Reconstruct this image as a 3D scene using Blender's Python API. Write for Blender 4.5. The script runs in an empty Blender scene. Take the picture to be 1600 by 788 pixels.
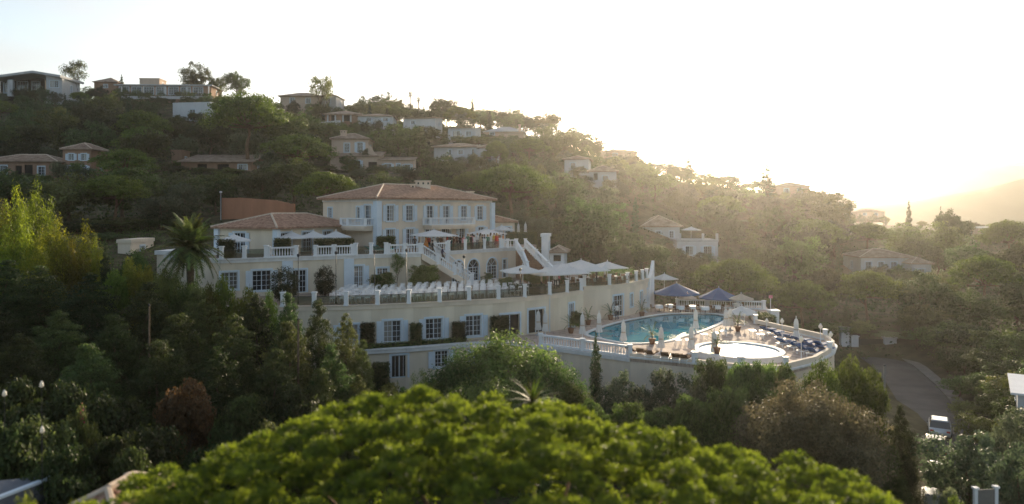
import bpy, bmesh, math, random
import numpy as np
from mathutils import Vector, Matrix, geometry

HAZE = 0.00018       # density of the air, per metre
scene = bpy.context.scene
COL = scene.collection
R = math.radians
rnd = random.Random(7)

# ------------------------------------------------------------------ camera
F, HY, CZ = 1100.0, 329.0, 11.5          # focal length in photo pixels, horizon row, camera height over the pool deck
cam_d = bpy.data.cameras.new('camera')
cam = bpy.data.objects.new('camera', cam_d); COL.objects.link(cam)
cam.location = (0, 0, CZ); cam.rotation_euler = (R(90), 0, 0)
cam_d.sensor_width = 36.0; cam_d.lens = 36.0*F/1600
cam_d.shift_y = -(394-HY)/1600
cam_d.clip_start = 0.5; cam_d.clip_end = 12000
cam_d.dof.use_dof = True; cam_d.dof.focus_distance = 85
cam_d.dof.aperture_fstop = (cam_d.lens/1000)/0.12
scene.camera = cam

# ------------------------------------------------------------------ sky, sun, exposure
SUN_AZ, SUN_EL = 17.8, 11.0              # degrees right of the view direction, degrees above the horizon
sun_dir = Vector((math.sin(R(SUN_AZ))*math.cos(R(SUN_EL)), math.cos(R(SUN_AZ))*math.cos(R(SUN_EL)), math.sin(R(SUN_EL))))
w = bpy.data.worlds.new('World'); scene.world = w; w.use_nodes = True
nt = w.node_tree; nt.nodes.clear()
sky = nt.nodes.new('ShaderNodeTexSky'); sky.sky_type = 'NISHITA'; sky.sun_disc = False
sky.sun_elevation = R(SUN_EL); sky.sun_rotation = R(SUN_AZ)
sky.air_density = 1.0; sky.dust_density = 2.5; sky.ozone_density = 1.2; sky.altitude = 80
# thin high cloud, spread over the whole sky
tc = nt.nodes.new('ShaderNodeTexCoord')
mp = nt.nodes.new('ShaderNodeMapping'); mp.inputs['Scale'].default_value = (1.6, 1.6, 6.0)
nz = nt.nodes.new('ShaderNodeTexNoise'); nz.inputs['Scale'].default_value = 2.2; nz.inputs['Detail'].default_value = 7; nz.inputs['Roughness'].default_value = .55
rmp = nt.nodes.new('ShaderNodeValToRGB'); rmp.color_ramp.elements[0].position = .38; rmp.color_ramp.elements[1].position = .68
mulc = nt.nodes.new('ShaderNodeMath'); mulc.operation = 'MULTIPLY'; mulc.inputs[1].default_value = .85
hsv = nt.nodes.new('ShaderNodeHueSaturation'); hsv.inputs['Saturation'].default_value = .2; hsv.inputs['Value'].default_value = .82
mixc = nt.nodes.new('ShaderNodeMix'); mixc.data_type = 'RGBA'
bg = nt.nodes.new('ShaderNodeBackground'); bg.inputs['Strength'].default_value = 0.15
out = nt.nodes.new('ShaderNodeOutputWorld')
L = nt.links.new
L(tc.outputs['Generated'], mp.inputs['Vector']); L(mp.outputs[0], nz.inputs['Vector'])
L(nz.outputs['Fac'], rmp.inputs[0]); L(rmp.outputs[0], mulc.inputs[0]); L(mulc.outputs[0], mixc.inputs[0])
L(sky.outputs[0], hsv.inputs['Color']); L(sky.outputs[0], mixc.inputs[6]); L(hsv.outputs[0], mixc.inputs[7])
L(mixc.outputs[2], bg.inputs['Color']); L(bg.outputs[0], out.inputs[0])

sd = bpy.data.lights.new('sun', 'SUN'); sd.energy = 4.4; sd.angle = R(0.6); sd.color = (1.0, .81, .57)
so = bpy.data.objects.new('sun', sd); COL.objects.link(so)
so.rotation_euler = sun_dir.to_track_quat('Z', 'Y').to_euler(); so.location = (60, 180, 120)

vs = scene.view_settings
vs.view_transform = 'Standard'; vs.look = 'None'; vs.gamma = 1.0; vs.use_curve_mapping = False
vs.exposure = 0.92
cy = scene.cycles
cy.use_denoising = True
cy.max_bounces = 6; cy.diffuse_bounces = 3; cy.glossy_bounces = 2; cy.transmission_bounces = 4
cy.transparent_max_bounces = 12; cy.volume_bounces = 0
cy.sample_clamp_indirect = 4.0; cy.caustics_reflective = False; cy.caustics_refractive = False

# ------------------------------------------------------------------ pixel and scene helpers
def W(px, py, d): return Vector(((px-800)/F*d, d, CZ-(py-HY)/F*d))
def G(px, py, z=0.0): return W(px, py, (CZ-z)*F/(py-HY))
def PX(v): return 800+F*v[0]/v[1]
def PY(v): return HY+F*(CZ-v[2])/v[1]

def link(o, parent=None):
    COL.objects.link(o)
    if parent is not None: o.parent = parent
    return o
def tag(o, label=None, cat=None, group=None, kind=None):
    if label: o['label'] = label
    if cat: o['category'] = cat
    if group: o['group'] = group
    if kind: o['kind'] = kind
    return o
def thing(name, label, cat, loc=(0,0,0), rz=0.0, group=None):
    o = bpy.data.objects.new(name, None); o.empty_display_size = .3
    link(o); o.location = loc; o.rotation_euler = (0, 0, rz)
    return tag(o, label, cat, group)
def obj(name, me, parent=None, loc=(0,0,0), rz=0.0):
    o = bpy.data.objects.new(name, me); link(o, parent); o.location = loc; o.rotation_euler = (0,0,rz)
    return o
def wobj(name, me, root):
    """a part whose mesh is in world coordinates, under an unrotated root"""
    return obj(name, me, root, -Vector(root.location))
def copy_tree(o, parent=None):
    c = o.copy(); COL.objects.link(c); c.parent = parent
    for ch in o.children: copy_tree(ch, c)
    return c

ORD = ['leftmost', 'second from left', 'third from left', 'fourth from left', 'fifth from left', 'sixth from left',
       'seventh from left', 'eighth from left', 'ninth from left', 'tenth from left']
def ordn(i):
    if i < 10: return ORD[i]
    n = i+1
    s = 'th' if 10 <= n % 100 <= 20 else {1:'st',2:'nd',3:'rd'}.get(n % 10, 'th')
    return f'{n}{s} from left'
AUTO = []        # things whose label gets a left-to-right rank when several share it
def auto(o): AUTO.append(o); return o
def finish_labels():
    d = {}
    for o in AUTO: d.setdefault(o['label'], []).append(o)
    for lab, os_ in d.items():
        if len(os_) < 2: continue
        os_.sort(key=lambda o: PX(o.matrix_world.translation if o.parent else o.location))
        for i, o in enumerate(os_): o['label'] = lab + ', ' + ordn(i)

class MB:
    """collects faces for one mesh"""
    def __init__(s): s.v = []; s.f = []; s.m = []
    def face(s, pts, m=0):
        n = len(s.v); s.v += [tuple(p) for p in pts]; s.f.append(tuple(range(n, n+len(pts)))); s.m.append(m); return s
    def mesh(s, vs, fs, m=0):
        n = len(s.v); s.v += [tuple(p) for p in vs]
        for f in fs: s.f.append(tuple(i+n for i in f)); s.m.append(m)
        return s
    def box(s, c, size, rz=0.0, m=0, M=None):
        hx, hy, hz = size[0]/2, size[1]/2, size[2]/2
        ca, sa = math.cos(rz), math.sin(rz)
        vs = []
        for dz in (-hz, hz):
            for dx, dy in ((-hx,-hy),(hx,-hy),(hx,hy),(-hx,hy)):
                vs.append((c[0]+dx*ca-dy*sa, c[1]+dx*sa+dy*ca, c[2]+dz))
        return s.mesh(vs, [(3,2,1,0),(4,5,6,7),(0,1,5,4),(1,2,6,5),(2,3,7,6),(3,0,4,7)], m)
    def beam(s, p, q, wd, h, m=0):
        """a bar from p to q, wd wide across, h high, with p and q on its lower centre line"""
        p, q = Vector(p), Vector(q); d = q-p
        side = Vector((-d.y, d.x, 0)); side = side.normalized()*wd/2 if side.length > 1e-6 else Vector((wd/2,0,0))
        up = Vector((0,0,h))
        vs = [p-side, q-side, q+side, p+side, p-side+up, q-side+up, q+side+up, p+side+up]
        return s.mesh(vs, [(3,2,1,0),(4,5,6,7),(0,1,5,4),(1,2,6,5),(2,3,7,6),(3,0,4,7)], m)
    def tube(s, pts, rs, n=8, m=0, cap=True):
        pts = [Vector(p) for p in pts]; rings = []
        for i, p in enumerate(pts):
            t = (pts[min(i+1,len(pts)-1)]-pts[max(i-1,0)])
            t = t.normalized() if t.length > 1e-9 else Vector((0,0,1))
            a = t.cross(Vector((1,0,0)) if abs(t.x) < .9 else Vector((0,1,0))).normalized(); b = t.cross(a)
            rings.append([p+(a*math.cos(2*math.pi*k/n)+b*math.sin(2*math.pi*k/n))*rs[i] for k in range(n)])
        vs = [v for r in rings for v in r]; fs = []
        for i in range(len(pts)-1):
            for k in range(n): fs.append((i*n+k, i*n+(k+1)%n, (i+1)*n+(k+1)%n, (i+1)*n+k))
        if cap: fs.append(tuple(reversed(range(n)))); fs.append(tuple(range((len(pts)-1)*n, len(pts)*n)))
        return s.mesh(vs, fs, m)
    def lathe(s, prof, c=(0,0,0), n=12, m=0):
        vs = [(c[0]+r*math.cos(2*math.pi*k/n), c[1]+r*math.sin(2*math.pi*k/n), c[2]+z) for r, z in prof for k in range(n)]
        fs = [(i*n+k, i*n+(k+1)%n, (i+1)*n+(k+1)%n, (i+1)*n+k) for i in range(len(prof)-1) for k in range(n)]
        fs.append(tuple(reversed(range(n)))); fs.append(tuple(range((len(prof)-1)*n, len(prof)*n)))
        return s.mesh(vs, fs, m)
    def prism(s, poly, z0, z1, m=0, top=True, bottom=True, hole=None):
        a = sum(poly[i][0]*poly[(i+1)%len(poly)][1]-poly[(i+1)%len(poly)][0]*poly[i][1] for i in range(len(poly)))
        if a < 0: poly = poly[::-1]
        n = len(poly)
        vs = [(p[0],p[1],z0) for p in poly]+[(p[0],p[1],z1) for p in poly]
        s.mesh(vs, [(i, (i+1)%n, n+(i+1)%n, n+i) for i in range(n)], m)
        loops = [[Vector((p[0],p[1],0)) for p in poly]]
        flat = list(poly)
        if hole: loops.append([Vector((p[0],p[1],0)) for p in hole]); flat += list(hole)
        tri = geometry.tessellate_polygon(loops)
        for z, on in ((z1, top), (z0, bottom)):
            if not on: continue
            fs = []
            for t in tri:
                A, B, C = (flat[i] for i in t)
                ar = (B[0]-A[0])*(C[1]-A[1])-(C[0]-A[0])*(B[1]-A[1])
                t = tuple(t) if (ar > 0) == (z == z1) else tuple(reversed(t))
                fs.append(t)
            s.mesh([(p[0],p[1],z) for p in flat], fs, m)
        return s
    def me(s, name, mats, smooth=False):
        me = bpy.data.meshes.new(name); me.from_pydata(s.v, [], s.f)
        for m in (mats if isinstance(mats, (list, tuple)) else [mats]): me.materials.append(m)
        me.polygons.foreach_set('material_index', s.m)
        if smooth: me.polygons.foreach_set('use_smooth', [True]*len(s.f))
        me.update(); return me

# ------------------------------------------------------------------ materials
MATS = {}
def mat(name, col, rough=.8, spec=.3, var=.12, nscale=1.5, bump=0.0, bscale=8.0, metal=0.0, col2=None, trans=0.0, streak=False):
    m = bpy.data.materials.new(name); m.use_nodes = True; MATS[name] = m
    nt = m.node_tree; N = nt.nodes; Lk = nt.links.new; b = N['Principled BSDF']
    b.inputs['Roughness'].default_value = rough; b.inputs['Metallic'].default_value = metal
    b.inputs['Specular IOR Level'].default_value = spec
    tc = N.new('ShaderNodeTexCoord')
    nz = N.new('ShaderNodeTexNoise'); nz.inputs['Scale'].default_value = nscale; nz.inputs['Detail'].default_value = 6; nz.inputs['Roughness'].default_value = .6
    if streak:
        mp = N.new('ShaderNodeMapping'); mp.inputs['Scale'].default_value = (1, 1, .18)
        Lk(tc.outputs['Object'], mp.inputs['Vector']); Lk(mp.outputs[0], nz.inputs['Vector'])
    else: Lk(tc.outputs['Object'], nz.inputs['Vector'])
    r = N.new('ShaderNodeValToRGB'); c2 = col2 or col
    r.color_ramp.elements[0].position = .3; r.color_ramp.elements[1].position = .7
    r.color_ramp.elements[0].color = tuple(min(1, c*(1-var)) for c in col)+(1,)
    r.color_ramp.elements[1].color = tuple(min(1, c*(1+var)) for c in c2)+(1,)
    Lk(nz.outputs['Fac'], r.inputs[0]); Lk(r.outputs[0], b.inputs['Base Color'])
    if bump:
        n2 = N.new('ShaderNodeTexNoise'); n2.inputs['Scale'].default_value = bscale; n2.inputs['Detail'].default_value = 4
        bp = N.new('ShaderNodeBump'); bp.inputs['Strength'].default_value = bump; bp.inputs['Distance'].default_value = .05
        Lk(tc.outputs['Object'], n2.inputs['Vector']); Lk(n2.outputs['Fac'], bp.inputs['Height']); Lk(bp.outputs[0], b.inputs['Normal'])
    if trans:
        tr = N.new('ShaderNodeBsdfTranslucent'); mx = N.new('ShaderNodeMixShader'); mx.inputs[0].default_value = trans
        Lk(r.outputs[0], tr.inputs[0]); Lk(b.outputs[0], mx.inputs[1]); Lk(tr.outputs[0], mx.inputs[2])
        Lk(mx.outputs[0], N['Material Output'].inputs[0])
    return m
def leafmat(name, col, tip=None, trans=.42, hue=.055, val=.55):
    """leaf colour varies from tuft to tuft (mesh attribute) and from tree to tree"""
    m = bpy.data.materials.new(name); m.use_nodes = True; MATS[name] = m
    nt = m.node_tree; N = nt.nodes; Lk = nt.links.new; b = N['Principled BSDF']
    b.inputs['Roughness'].default_value = .55; b.inputs['Specular IOR Level'].default_value = .25
    at = N.new('ShaderNodeAttribute'); at.attribute_name = 'v'
    oi = N.new('ShaderNodeObjectInfo')
    r = N.new('ShaderNodeValToRGB'); t = tip or tuple(min(1, c*1.9) for c in col)
    r.color_ramp.elements[0].color = tuple(c*.72 for c in col)+(1,); r.color_ramp.elements[1].color = t+(1,)
    h = N.new('ShaderNodeHueSaturation')
    mr = N.new('ShaderNodeMapRange'); mr.inputs[3].default_value = .5-hue; mr.inputs[4].default_value = .5+hue*.5
    mv = N.new('ShaderNodeMapRange'); mv.inputs[3].default_value = 1-val; mv.inputs[4].default_value = 1+val
    wn = N.new('ShaderNodeTexWhiteNoise'); wn.noise_dimensions = '1D'
    Lk(oi.outputs['Random'], wn.inputs['W'])
    Lk(at.outputs['Fac'], r.inputs[0]); Lk(oi.outputs['Random'], mr.inputs[0]); Lk(wn.outputs['Value'], mv.inputs[0])
    Lk(mr.outputs[0], h.inputs['Hue']); Lk(mv.outputs[0], h.inputs['Value']); Lk(r.outputs[0], h.inputs['Color'])
    tr = N.new('ShaderNodeBsdfTranslucent'); mx = N.new('ShaderNodeMixShader'); mx.inputs[0].default_value = trans
    hs2 = N.new('ShaderNodeHueSaturation'); hs2.inputs['Hue'].default_value = .495; hs2.inputs['Saturation'].default_value = 1.1; hs2.inputs['Value'].default_value = 1.5
    Lk(h.outputs[0], b.inputs['Base Color']); Lk(h.outputs[0], hs2.inputs['Color']); Lk(hs2.outputs[0], tr.inputs[0])
    Lk(b.outputs[0], mx.inputs[1]); Lk(tr.outputs[0], mx.inputs[2]); Lk(mx.outputs[0], N['Material Output'].inputs[0])
    return m

cream = mat('stucco_cream', (.64,.555,.43), .9, .2, .15, .5, .15, 20, col2=(.67,.59,.47), streak=True)
cream2 = mat('stucco_pale', (.69,.59,.475), .9, .2, .14, .5, .15, 20, streak=True)
white = mat('white_paint', (.72,.73,.74), .6, .35, .07, 1.2)
bluewhite = mat('shutter_paint', (.58,.66,.73), .6, .35, .06, 1.2)
trimw = mat('white_stone', (.66,.66,.65), .75, .3, .10, 2.0, .1, 15)
terra = mat('terracotta_tile', (.30,.16,.105), .85, .2, .35, 2.2, .3, 6, col2=(.38,.24,.17))
terra_far = mat('weathered_tile', (.26,.17,.12), .9, .2, .3, 1.0, .4, 5, col2=(.33,.25,.19))
mortar = mat('ridge_mortar', (.55,.44,.34), .9, .2, .2, 4)
ochre = mat('ochre_stucco', (.40,.19,.115), .9, .2, .16, .6, .2, 12, streak=True)
pinkst = mat('pink_stucco', (.52,.40,.31), .9, .2, .12, .6, .15, 15, streak=True)
housew = mat('white_stucco', (.52,.54,.56), .85, .25, .08, .7, .1, 12, streak=True)
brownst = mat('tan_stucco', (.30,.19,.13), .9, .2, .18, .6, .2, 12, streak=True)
concrete = mat('grey_concrete', (.42,.43,.44), .85, .25, .12, 1.2, .15, 10, streak=True)
stonew = mat('dry_stone', (.24,.20,.15), .95, .15, .35, 1.6, .6, 4)
glass = mat('window_glass', (.025,.03,.035), .06, .6, .3, 1.0)
def curtains(m):
    """pale curtains behind some panes, dark rooms behind the others"""
    N = m.node_tree.nodes; oi = N.new('ShaderNodeObjectInfo'); r = N.new('ShaderNodeValToRGB'); r.color_ramp.interpolation = 'CONSTANT'
    e = r.color_ramp.elements; e[0].color = (.018,.022,.026,1); e[1].position = .82; e[1].color = (.26,.25,.23,1); k = e.new(.5); k.color = (.05,.055,.06,1); k = e.new(.68); k.color = (.11,.11,.105,1)
    m.node_tree.links.new(oi.outputs['Random'], r.inputs[0]); m.node_tree.links.new(r.outputs[0], N['Principled BSDF'].inputs['Base Color'])
curtains(glass)
dark = mat('dark_interior', (.03,.028,.025), .9, .1, .3, 1.0)
metal = mat('dark_metal', (.05,.05,.05), .45, .5, .1, 3, metal=.6)
paving = mat('deck_paving', (.46,.35,.29), .85, .12, .16, 1.4, .12, 10, col2=(.55,.44,.37))
terrace_fl = mat('terrace_paving', (.36,.28,.22), .85, .12, .15, 1.2, .15, 9)
grassm = mat('lawn_green', (.09,.12,.035), .95, .1, .3, 1.2, .5, 18)
asphalt = mat('asphalt', (.06,.06,.062), .85, .3, .42, .35, .3, 30)
pathm = mat('pale_path', (.17,.16,.145), .9, .2, .2, 1.0, .2, 12)
fabric = mat('white_canvas', (.74,.74,.73), .85, .15, .05, 2.0, .08, 10, trans=.30)
fabricb = mat('beige_canvas', (.55,.47,.38), .85, .15, .06, 2.0, .08, 10, trans=.30)
fabricblue = mat('blue_canvas', (.040,.12,.27), .8, .2, .08, 2.0, .08, 10, trans=.25)
bluecush = mat('blue_cushion', (.035,.095,.22), .85, .2, .15, 3.0)
greencush = mat('turquoise_cushion', (.06,.30,.27), .85, .2, .15, 3.0)
browncush = mat('brown_wicker', (.14,.075,.04), .8, .2, .25, 8.0, .3, 60)
chairw = mat('white_resin', (.80,.80,.80), .45, .4, .03, 2.0)
woodm = mat('teak_wood', (.26,.15,.08), .65, .3, .25, 3.0)
pot = mat('clay_pot', (.20,.10,.06), .85, .2, .2, 4.0)
bark = mat('bark', (.11,.08,.055), .95, .1, .35, 5.0, .6, 9)
barkp = mat('pine_bark', (.16,.10,.065), .95, .1, .35, 5.0, .6, 9)
globe = mat('opal_globe', (.80,.78,.72), .3, .5, .03, 1.0, trans=.4)
M_dark = leafmat('leaf_evergreen', (0.040,0.060,0.020))
M_mid = leafmat('leaf_green', (0.054,0.085,0.024))
M_olive = leafmat('leaf_olive', (0.060,0.085,0.045), (.115,.145,.080))
M_pine = leafmat('needle_pine', (.055,.095,.018), (.13,.19,.035), hue=.02, val=.15)
M_cyp = leafmat('leaf_cypress', (0.018,0.038,0.015))
M_bamb = leafmat('leaf_bamboo', (.10,.125,.018), (.24,.25,.035), trans=.5)
M_bright = leafmat('leaf_bright', (.085,.125,.022), (.17,.22,.04))
M_brown = leafmat('leaf_russet', (.075,.055,.028), (.17,.095,.042), hue=0, val=0)
M_grey = leafmat('leaf_silver', (.085,.080,.045), (.17,.15,.085), hue=0, val=0)
M_palm = leafmat('leaf_palm', (.055,.085,.028), (.11,.15,.045), trans=.35)
M_hedge = leafmat('leaf_hedge', (0.025,0.045,0.017), (.055,.075,.025))
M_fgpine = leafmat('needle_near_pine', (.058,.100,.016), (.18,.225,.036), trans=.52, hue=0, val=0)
M_flower = leafmat('blossom_pink', (.40,.04,.10), (.55,.10,.18))

def tiled_floor(m, scale, depth=.25):
    """thin paving joints over a floor material"""
    N = m.node_tree.nodes; Lk = m.node_tree.links.new; b = N['Principled BSDF']
    br = N.new('ShaderNodeTexBrick'); br.inputs['Scale'].default_value = scale; br.offset = 0; br.inputs['Mortar Size'].default_value = .012
    br.inputs['Color1'].default_value = (1,1,1,1); br.inputs['Color2'].default_value = (.86,.86,.86,1); br.inputs['Mortar'].default_value = (.62,.6,.58,1)
    br.inputs['Brick Width'].default_value = .5; br.inputs['Row Height'].default_value = .5
    src = b.inputs['Base Color'].links[0].from_socket
    mx = N.new('ShaderNodeMix'); mx.data_type = 'RGBA'; mx.blend_type = 'MULTIPLY'; mx.inputs[0].default_value = 1
    tc = N.new('ShaderNodeTexCoord'); Lk(tc.outputs['Object'], br.inputs['Vector'])
    Lk(src, mx.inputs[6]); Lk(br.outputs['Color'], mx.inputs[7]); Lk(mx.outputs[2], b.inputs['Base Color'])
tiled_floor(paving, .9); tiled_floor(terrace_fl, .9)

def watermat(name, col, bscale, bstr, rough=.03, deep=None):
    m = bpy.data.materials.new(name); m.use_nodes = True
    N = m.node_tree.nodes; Lk = m.node_tree.links.new; b = N['Principled BSDF']
    b.inputs['Roughness'].default_value = rough; b.inputs['IOR'].default_value = 1.33
    tc = N.new('ShaderNodeTexCoord'); nz = N.new('ShaderNodeTexNoise'); nz.inputs['Scale'].default_value = .35; nz.inputs['Detail'].default_value = 2
    r = N.new('ShaderNodeValToRGB'); r.color_ramp.elements[0].position = .35; r.color_ramp.elements[1].position = .65
    r.color_ramp.elements[0].color = (deep or tuple(c*.75 for c in col))+(1,); r.color_ramp.elements[1].color = col+(1,)
    Lk(tc.outputs['Object'], nz.inputs['Vector']); Lk(nz.outputs['Fac'], r.inputs[0]); Lk(r.outputs[0], b.inputs['Base Color'])
    n2 = N.new('ShaderNodeTexNoise'); n2.inputs['Scale'].default_value = bscale; n2.inputs['Detail'].default_value = 3
    bp = N.new('ShaderNodeBump'); bp.inputs['Strength'].default_value = bstr; bp.inputs['Distance'].default_value = .02
    Lk(tc.outputs['Object'], n2.inputs['Vector']); Lk(n2.outputs['Fac'], bp.inputs['Height']); Lk(bp.outputs[0], b.inputs['Normal'])
    return m
poolwater = watermat('pool_water', (.025,.27,.34), 1.6, .06, deep=(.015,.19,.27))
basinwater = watermat('basin_water', (.62,.74,.78), 2.5, .03)
def glasspanel():
    m = bpy.data.materials.new('clear_glass'); m.use_nodes = True
    N = m.node_tree.nodes; Lk = m.node_tree.links.new; N.remove(N['Principled BSDF'])
    t = N.new('ShaderNodeBsdfTransparent'); t.inputs[0].default_value = (.62,.68,.66,1)
    g = N.new('ShaderNodeBsdfGlossy'); g.inputs['Roughness'].default_value = .05
    mx = N.new('ShaderNodeMixShader'); mx.inputs[0].default_value = .10
    Lk(t.outputs[0], mx.inputs[1]); Lk(g.outputs[0], mx.inputs[2]); Lk(mx.outputs[0], N['Material Output'].inputs[0])
    return m
clearglass = glasspanel()

# ------------------------------------------------------------------ terrain
ctl = []
def C(px, py, d): ctl.append(tuple(W(px, py, d)))
for px, py, d in [(-400,160,230),(-200,158,230),(0,156,228),(100,156,232),(200,158,234),(330,160,236),(440,172,240),(530,186,245),
                  (620,192,250),(700,200,252),(800,210,252),(880,226,250),(950,262,245),(1040,282,236),(1120,297,228),(1200,309,215),
                  (1290,325,200),(1335,350,190)]:
    C(px, py, d)
    v = W(px, py, d); ctl.append((v.x*1.25, d+75, v.z-6)); ctl.append((v.x*1.6, d+230, max(-2, v.z-45)))
for px, py, d in [(-250,285,140),(70,284,140),(330,274,140),(580,270,157),(650,272,158),(730,258,170),(920,285,165),(800,300,150),
                  (230,200,190),(480,215,200),(620,205,215),(760,215,215),(850,250,200),(1050,300,195),(1180,320,185),
                  (70,330,105),(250,345,104),(400,343,103),(650,345,112),(800,362,112),(900,392,108),(1000,418,112),(1090,402,140),(1100,440,118),
                  (1200,455,115),(1300,480,112),(1420,490,115),(1540,470,130),(1650,450,140),(1250,380,170),(1400,400,190),(1540,370,230),(1650,360,260),
                  (1400,352,330),(1550,350,400),(1750,350,420)]: C(px, py, d)
ctl += [(-10,72,1.5),(-20,74,2.0),(-10,92,5.0),(-26,82,5.0),(2,92,2.5),(-14,60,-3.6),(-6,58,-3.9),(2,58,-4.4),(10,66,-3),(18,66,-3.2),
        (24,64,-3.6),(12,80,-2),(20,80,-2.5),(30,70,-5.6),(30,58,-6.4),(22,48,-5.6),(14,49,-4.9),(8,52,-4.6),(14,44,-5.2),(22,40,-6.2),(28,50,-7.2),
        (-26,62,1.0),(-40,64,4.0),(-48,56,2.6),(-60,70,7),(-36,50,0.0),(-24,50,-2.6),(-12,48,-4.2),(0,47,-4.6),(-30,36,-2.2),(-18,34,-3.4),(-26,26,-1.6),
        (-4,30,-4.6),(0,14,-5.0),(8,22,-5.6),(16,26,-6.2),(-14,10,-3.2),(0,-20,-6),(-40,-20,-2),(40,-20,-9),(-60,20,0),
        (29.5,48,-8.4),(33,54,-8.4),(37.5,62,-8.4),(42,71,-8.4),(46,81,-8.4),(49,92,-8.4),(53,66,-7.3),(60,84,-6.0),(40,90,-8.0),(60,60,-8),(44,48,-9),(40,30,-9),(60,100,-5)]
far = []
for a in range(0, 360, 20):
    far.append((900*math.cos(R(a)), 200+900*math.sin(R(a)), -4.0))
TPT = np.array(ctl+far); TN = len(TPT)
def _U(r2): return np.where(r2 > 0, .5*r2*np.log(r2+1e-12), 0)
d2 = ((TPT[:,None,:2]-TPT[None,:,:2])**2).sum(-1)
A = np.zeros((TN+3, TN+3)); A[:TN,:TN] = _U(d2)+np.eye(TN)*20.0; A[:TN,TN] = 1; A[:TN,TN+1:] = TPT[:,:2]; A[TN,:TN] = 1; A[TN+1:,:TN] = TPT[:,:2].T
TWT = np.linalg.solve(A, np.concatenate([TPT[:,2], np.zeros(3)]))
def ground_arr(xy):
    xy = np.atleast_2d(xy).astype(float); z = np.empty(len(xy))
    for i in range(0, len(xy), 4000):
        q = xy[i:i+4000]; dd = ((q[:,None]-TPT[None,:,:2])**2).sum(-1)
        z[i:i+4000] = _U(dd)@TWT[:TN]+TWT[TN]+q@TWT[TN+1:]
    z = np.clip(z, -14, 62)
    r = np.hypot(xy[:,0], xy[:,1]-200); t = np.clip((r-450)/450, 0, 1); t = t*t*(3-2*t)
    return z*(1-t)-6*t
def gz(x, y): return float(ground_arr([[x, y]])[0])

earth = mat('hill_earth', (.050,.048,.026), .97, .08, .4, .35, .6, 3.0, col2=(.085,.075,.042))
def terrain():
    xs = np.concatenate([np.linspace(-5500,-420,18), np.arange(-400,420,4.0), np.linspace(440,5500,18)])
    ys = np.concatenate([np.linspace(-1500,-60,8), np.arange(-48,520,4.0), np.linspace(560,7500,22)])
    X, Y = np.meshgrid(xs, ys); XY = np.stack([X.ravel(), Y.ravel()], 1); Z = ground_arr(XY)
    nx, ny = len(xs), len(ys)
    v = np.column_stack([XY, Z])
    i = np.arange(nx-1)[None,:]+nx*np.arange(ny-1)[:,None]; i = i.ravel()
    f = np.column_stack([i, i+1, i+1+nx, i+nx])
    me = bpy.data.meshes.new('ground'); me.from_pydata(v.tolist(), [], f.tolist()); me.materials.append(earth)
    me.polygons.foreach_set('use_smooth', [True]*len(f)); me.update()
    tag(obj('ground', me), kind='structure')
terrain()

mount = mat('mountain_scrub', (.075,.085,.055), .97, .05, .3, .004, .5, .02)
def ridge(name, prof, d, depth, seed):
    """a range of hills: heights along its crest from the photograph, falling away to both sides"""
    r_ = random.Random(seed); pxs = [p[0] for p in prof]; pys = [p[1] for p in prof]
    mb_v, mb_f = [], []; cols = np.arange(pxs[0], pxs[-1]+1, 12); rows = 15
    for a, px in enumerate(cols):
        y0 = np.interp(px, pxs, pys); top = CZ-(y0-HY)/F*d
        ph = sum(math.sin(px*k*.02+seed*k)/k for k in (1,2,3,5,7))*.04
        for b in range(rows):
            t = (b/(rows-1))*2-1; e = max(0.0, 1-abs(t)**1.3)
            fold = 1+.16*math.sin(px*.05+t*6+seed)*(1-e)+.08*math.sin(px*.13+t*9)*(1-e)
            mb_v.append(((px-800)/F*d, d+t*depth, -8+(top+8)*e*fold+ph*8*e))
    for a in range(len(cols)-1):
        for b in range(rows-1):
            i = a*rows+b; mb_f.append((i, i+rows, i+rows+1, i+1))
    me = bpy.data.meshes.new(name); me.from_pydata(mb_v, [], mb_f); me.materials.append(mount)
    me.polygons.foreach_set('use_smooth', [True]*len(mb_f)); me.update()
    tag(obj(name, me), kind='structure')
ridge('mountain_range', [(700,322),(1000,318),(1200,312),(1300,306),(1340,299),(1400,296),(1440,291),(1480,278),(1530,259),(1570,255),(1620,252),(1750,240),(1900,262)], 1250, 230, 1)
ridge('near_hills', [(900,332),(1200,330),(1330,322),(1420,316),(1480,306),(1540,296),(1600,279),(1680,266),(1800,262),(1900,290)], 800, 140, 2)

# ------------------------------------------------------------------ foliage
def leaf_mesh(name, pos, nrm, size, asp, m, seed, var, hang=0.0, jitter=.7):
    """many small leaf faces: pos, nrm (N,3), size (N,), colour value var (N,)"""
    g = np.random.default_rng(seed); N_ = len(pos)
    nn = nrm+g.normal(0, jitter, (N_,3)); nn /= np.linalg.norm(nn, axis=1, keepdims=True)+1e-9
    t = g.normal(0, 1, (N_,3)); t[:,2] -= hang; t -= nn*(t*nn).sum(1, keepdims=True); t /= np.linalg.norm(t, axis=1, keepdims=True)+1e-9
    b = np.cross(nn, t); s = size[:,None]*.5
    v = np.empty((N_,4,3)); v[:,0] = pos-t*s; v[:,1] = pos+b*s*asp; v[:,2] = pos+t*s; v[:,3] = pos-b*s*asp
    me = bpy.data.meshes.new(name); me.vertices.add(N_*4); me.vertices.foreach_set('co', v.astype(np.float32).ravel())
    me.loops.add(N_*4); me.loops.foreach_set('vertex_index', np.arange(N_*4, dtype=np.int32))
    me.polygons.add(N_); me.polygons.foreach_set('loop_start', np.arange(0, N_*4, 4, dtype=np.int32))
    a = me.attributes.new('v', 'FLOAT', 'POINT'); a.data.foreach_set('value', np.repeat(np.clip(var,0,1), 4).astype(np.float32))
    me.materials.append(m); me.update(calc_edges=True); return me

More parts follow.
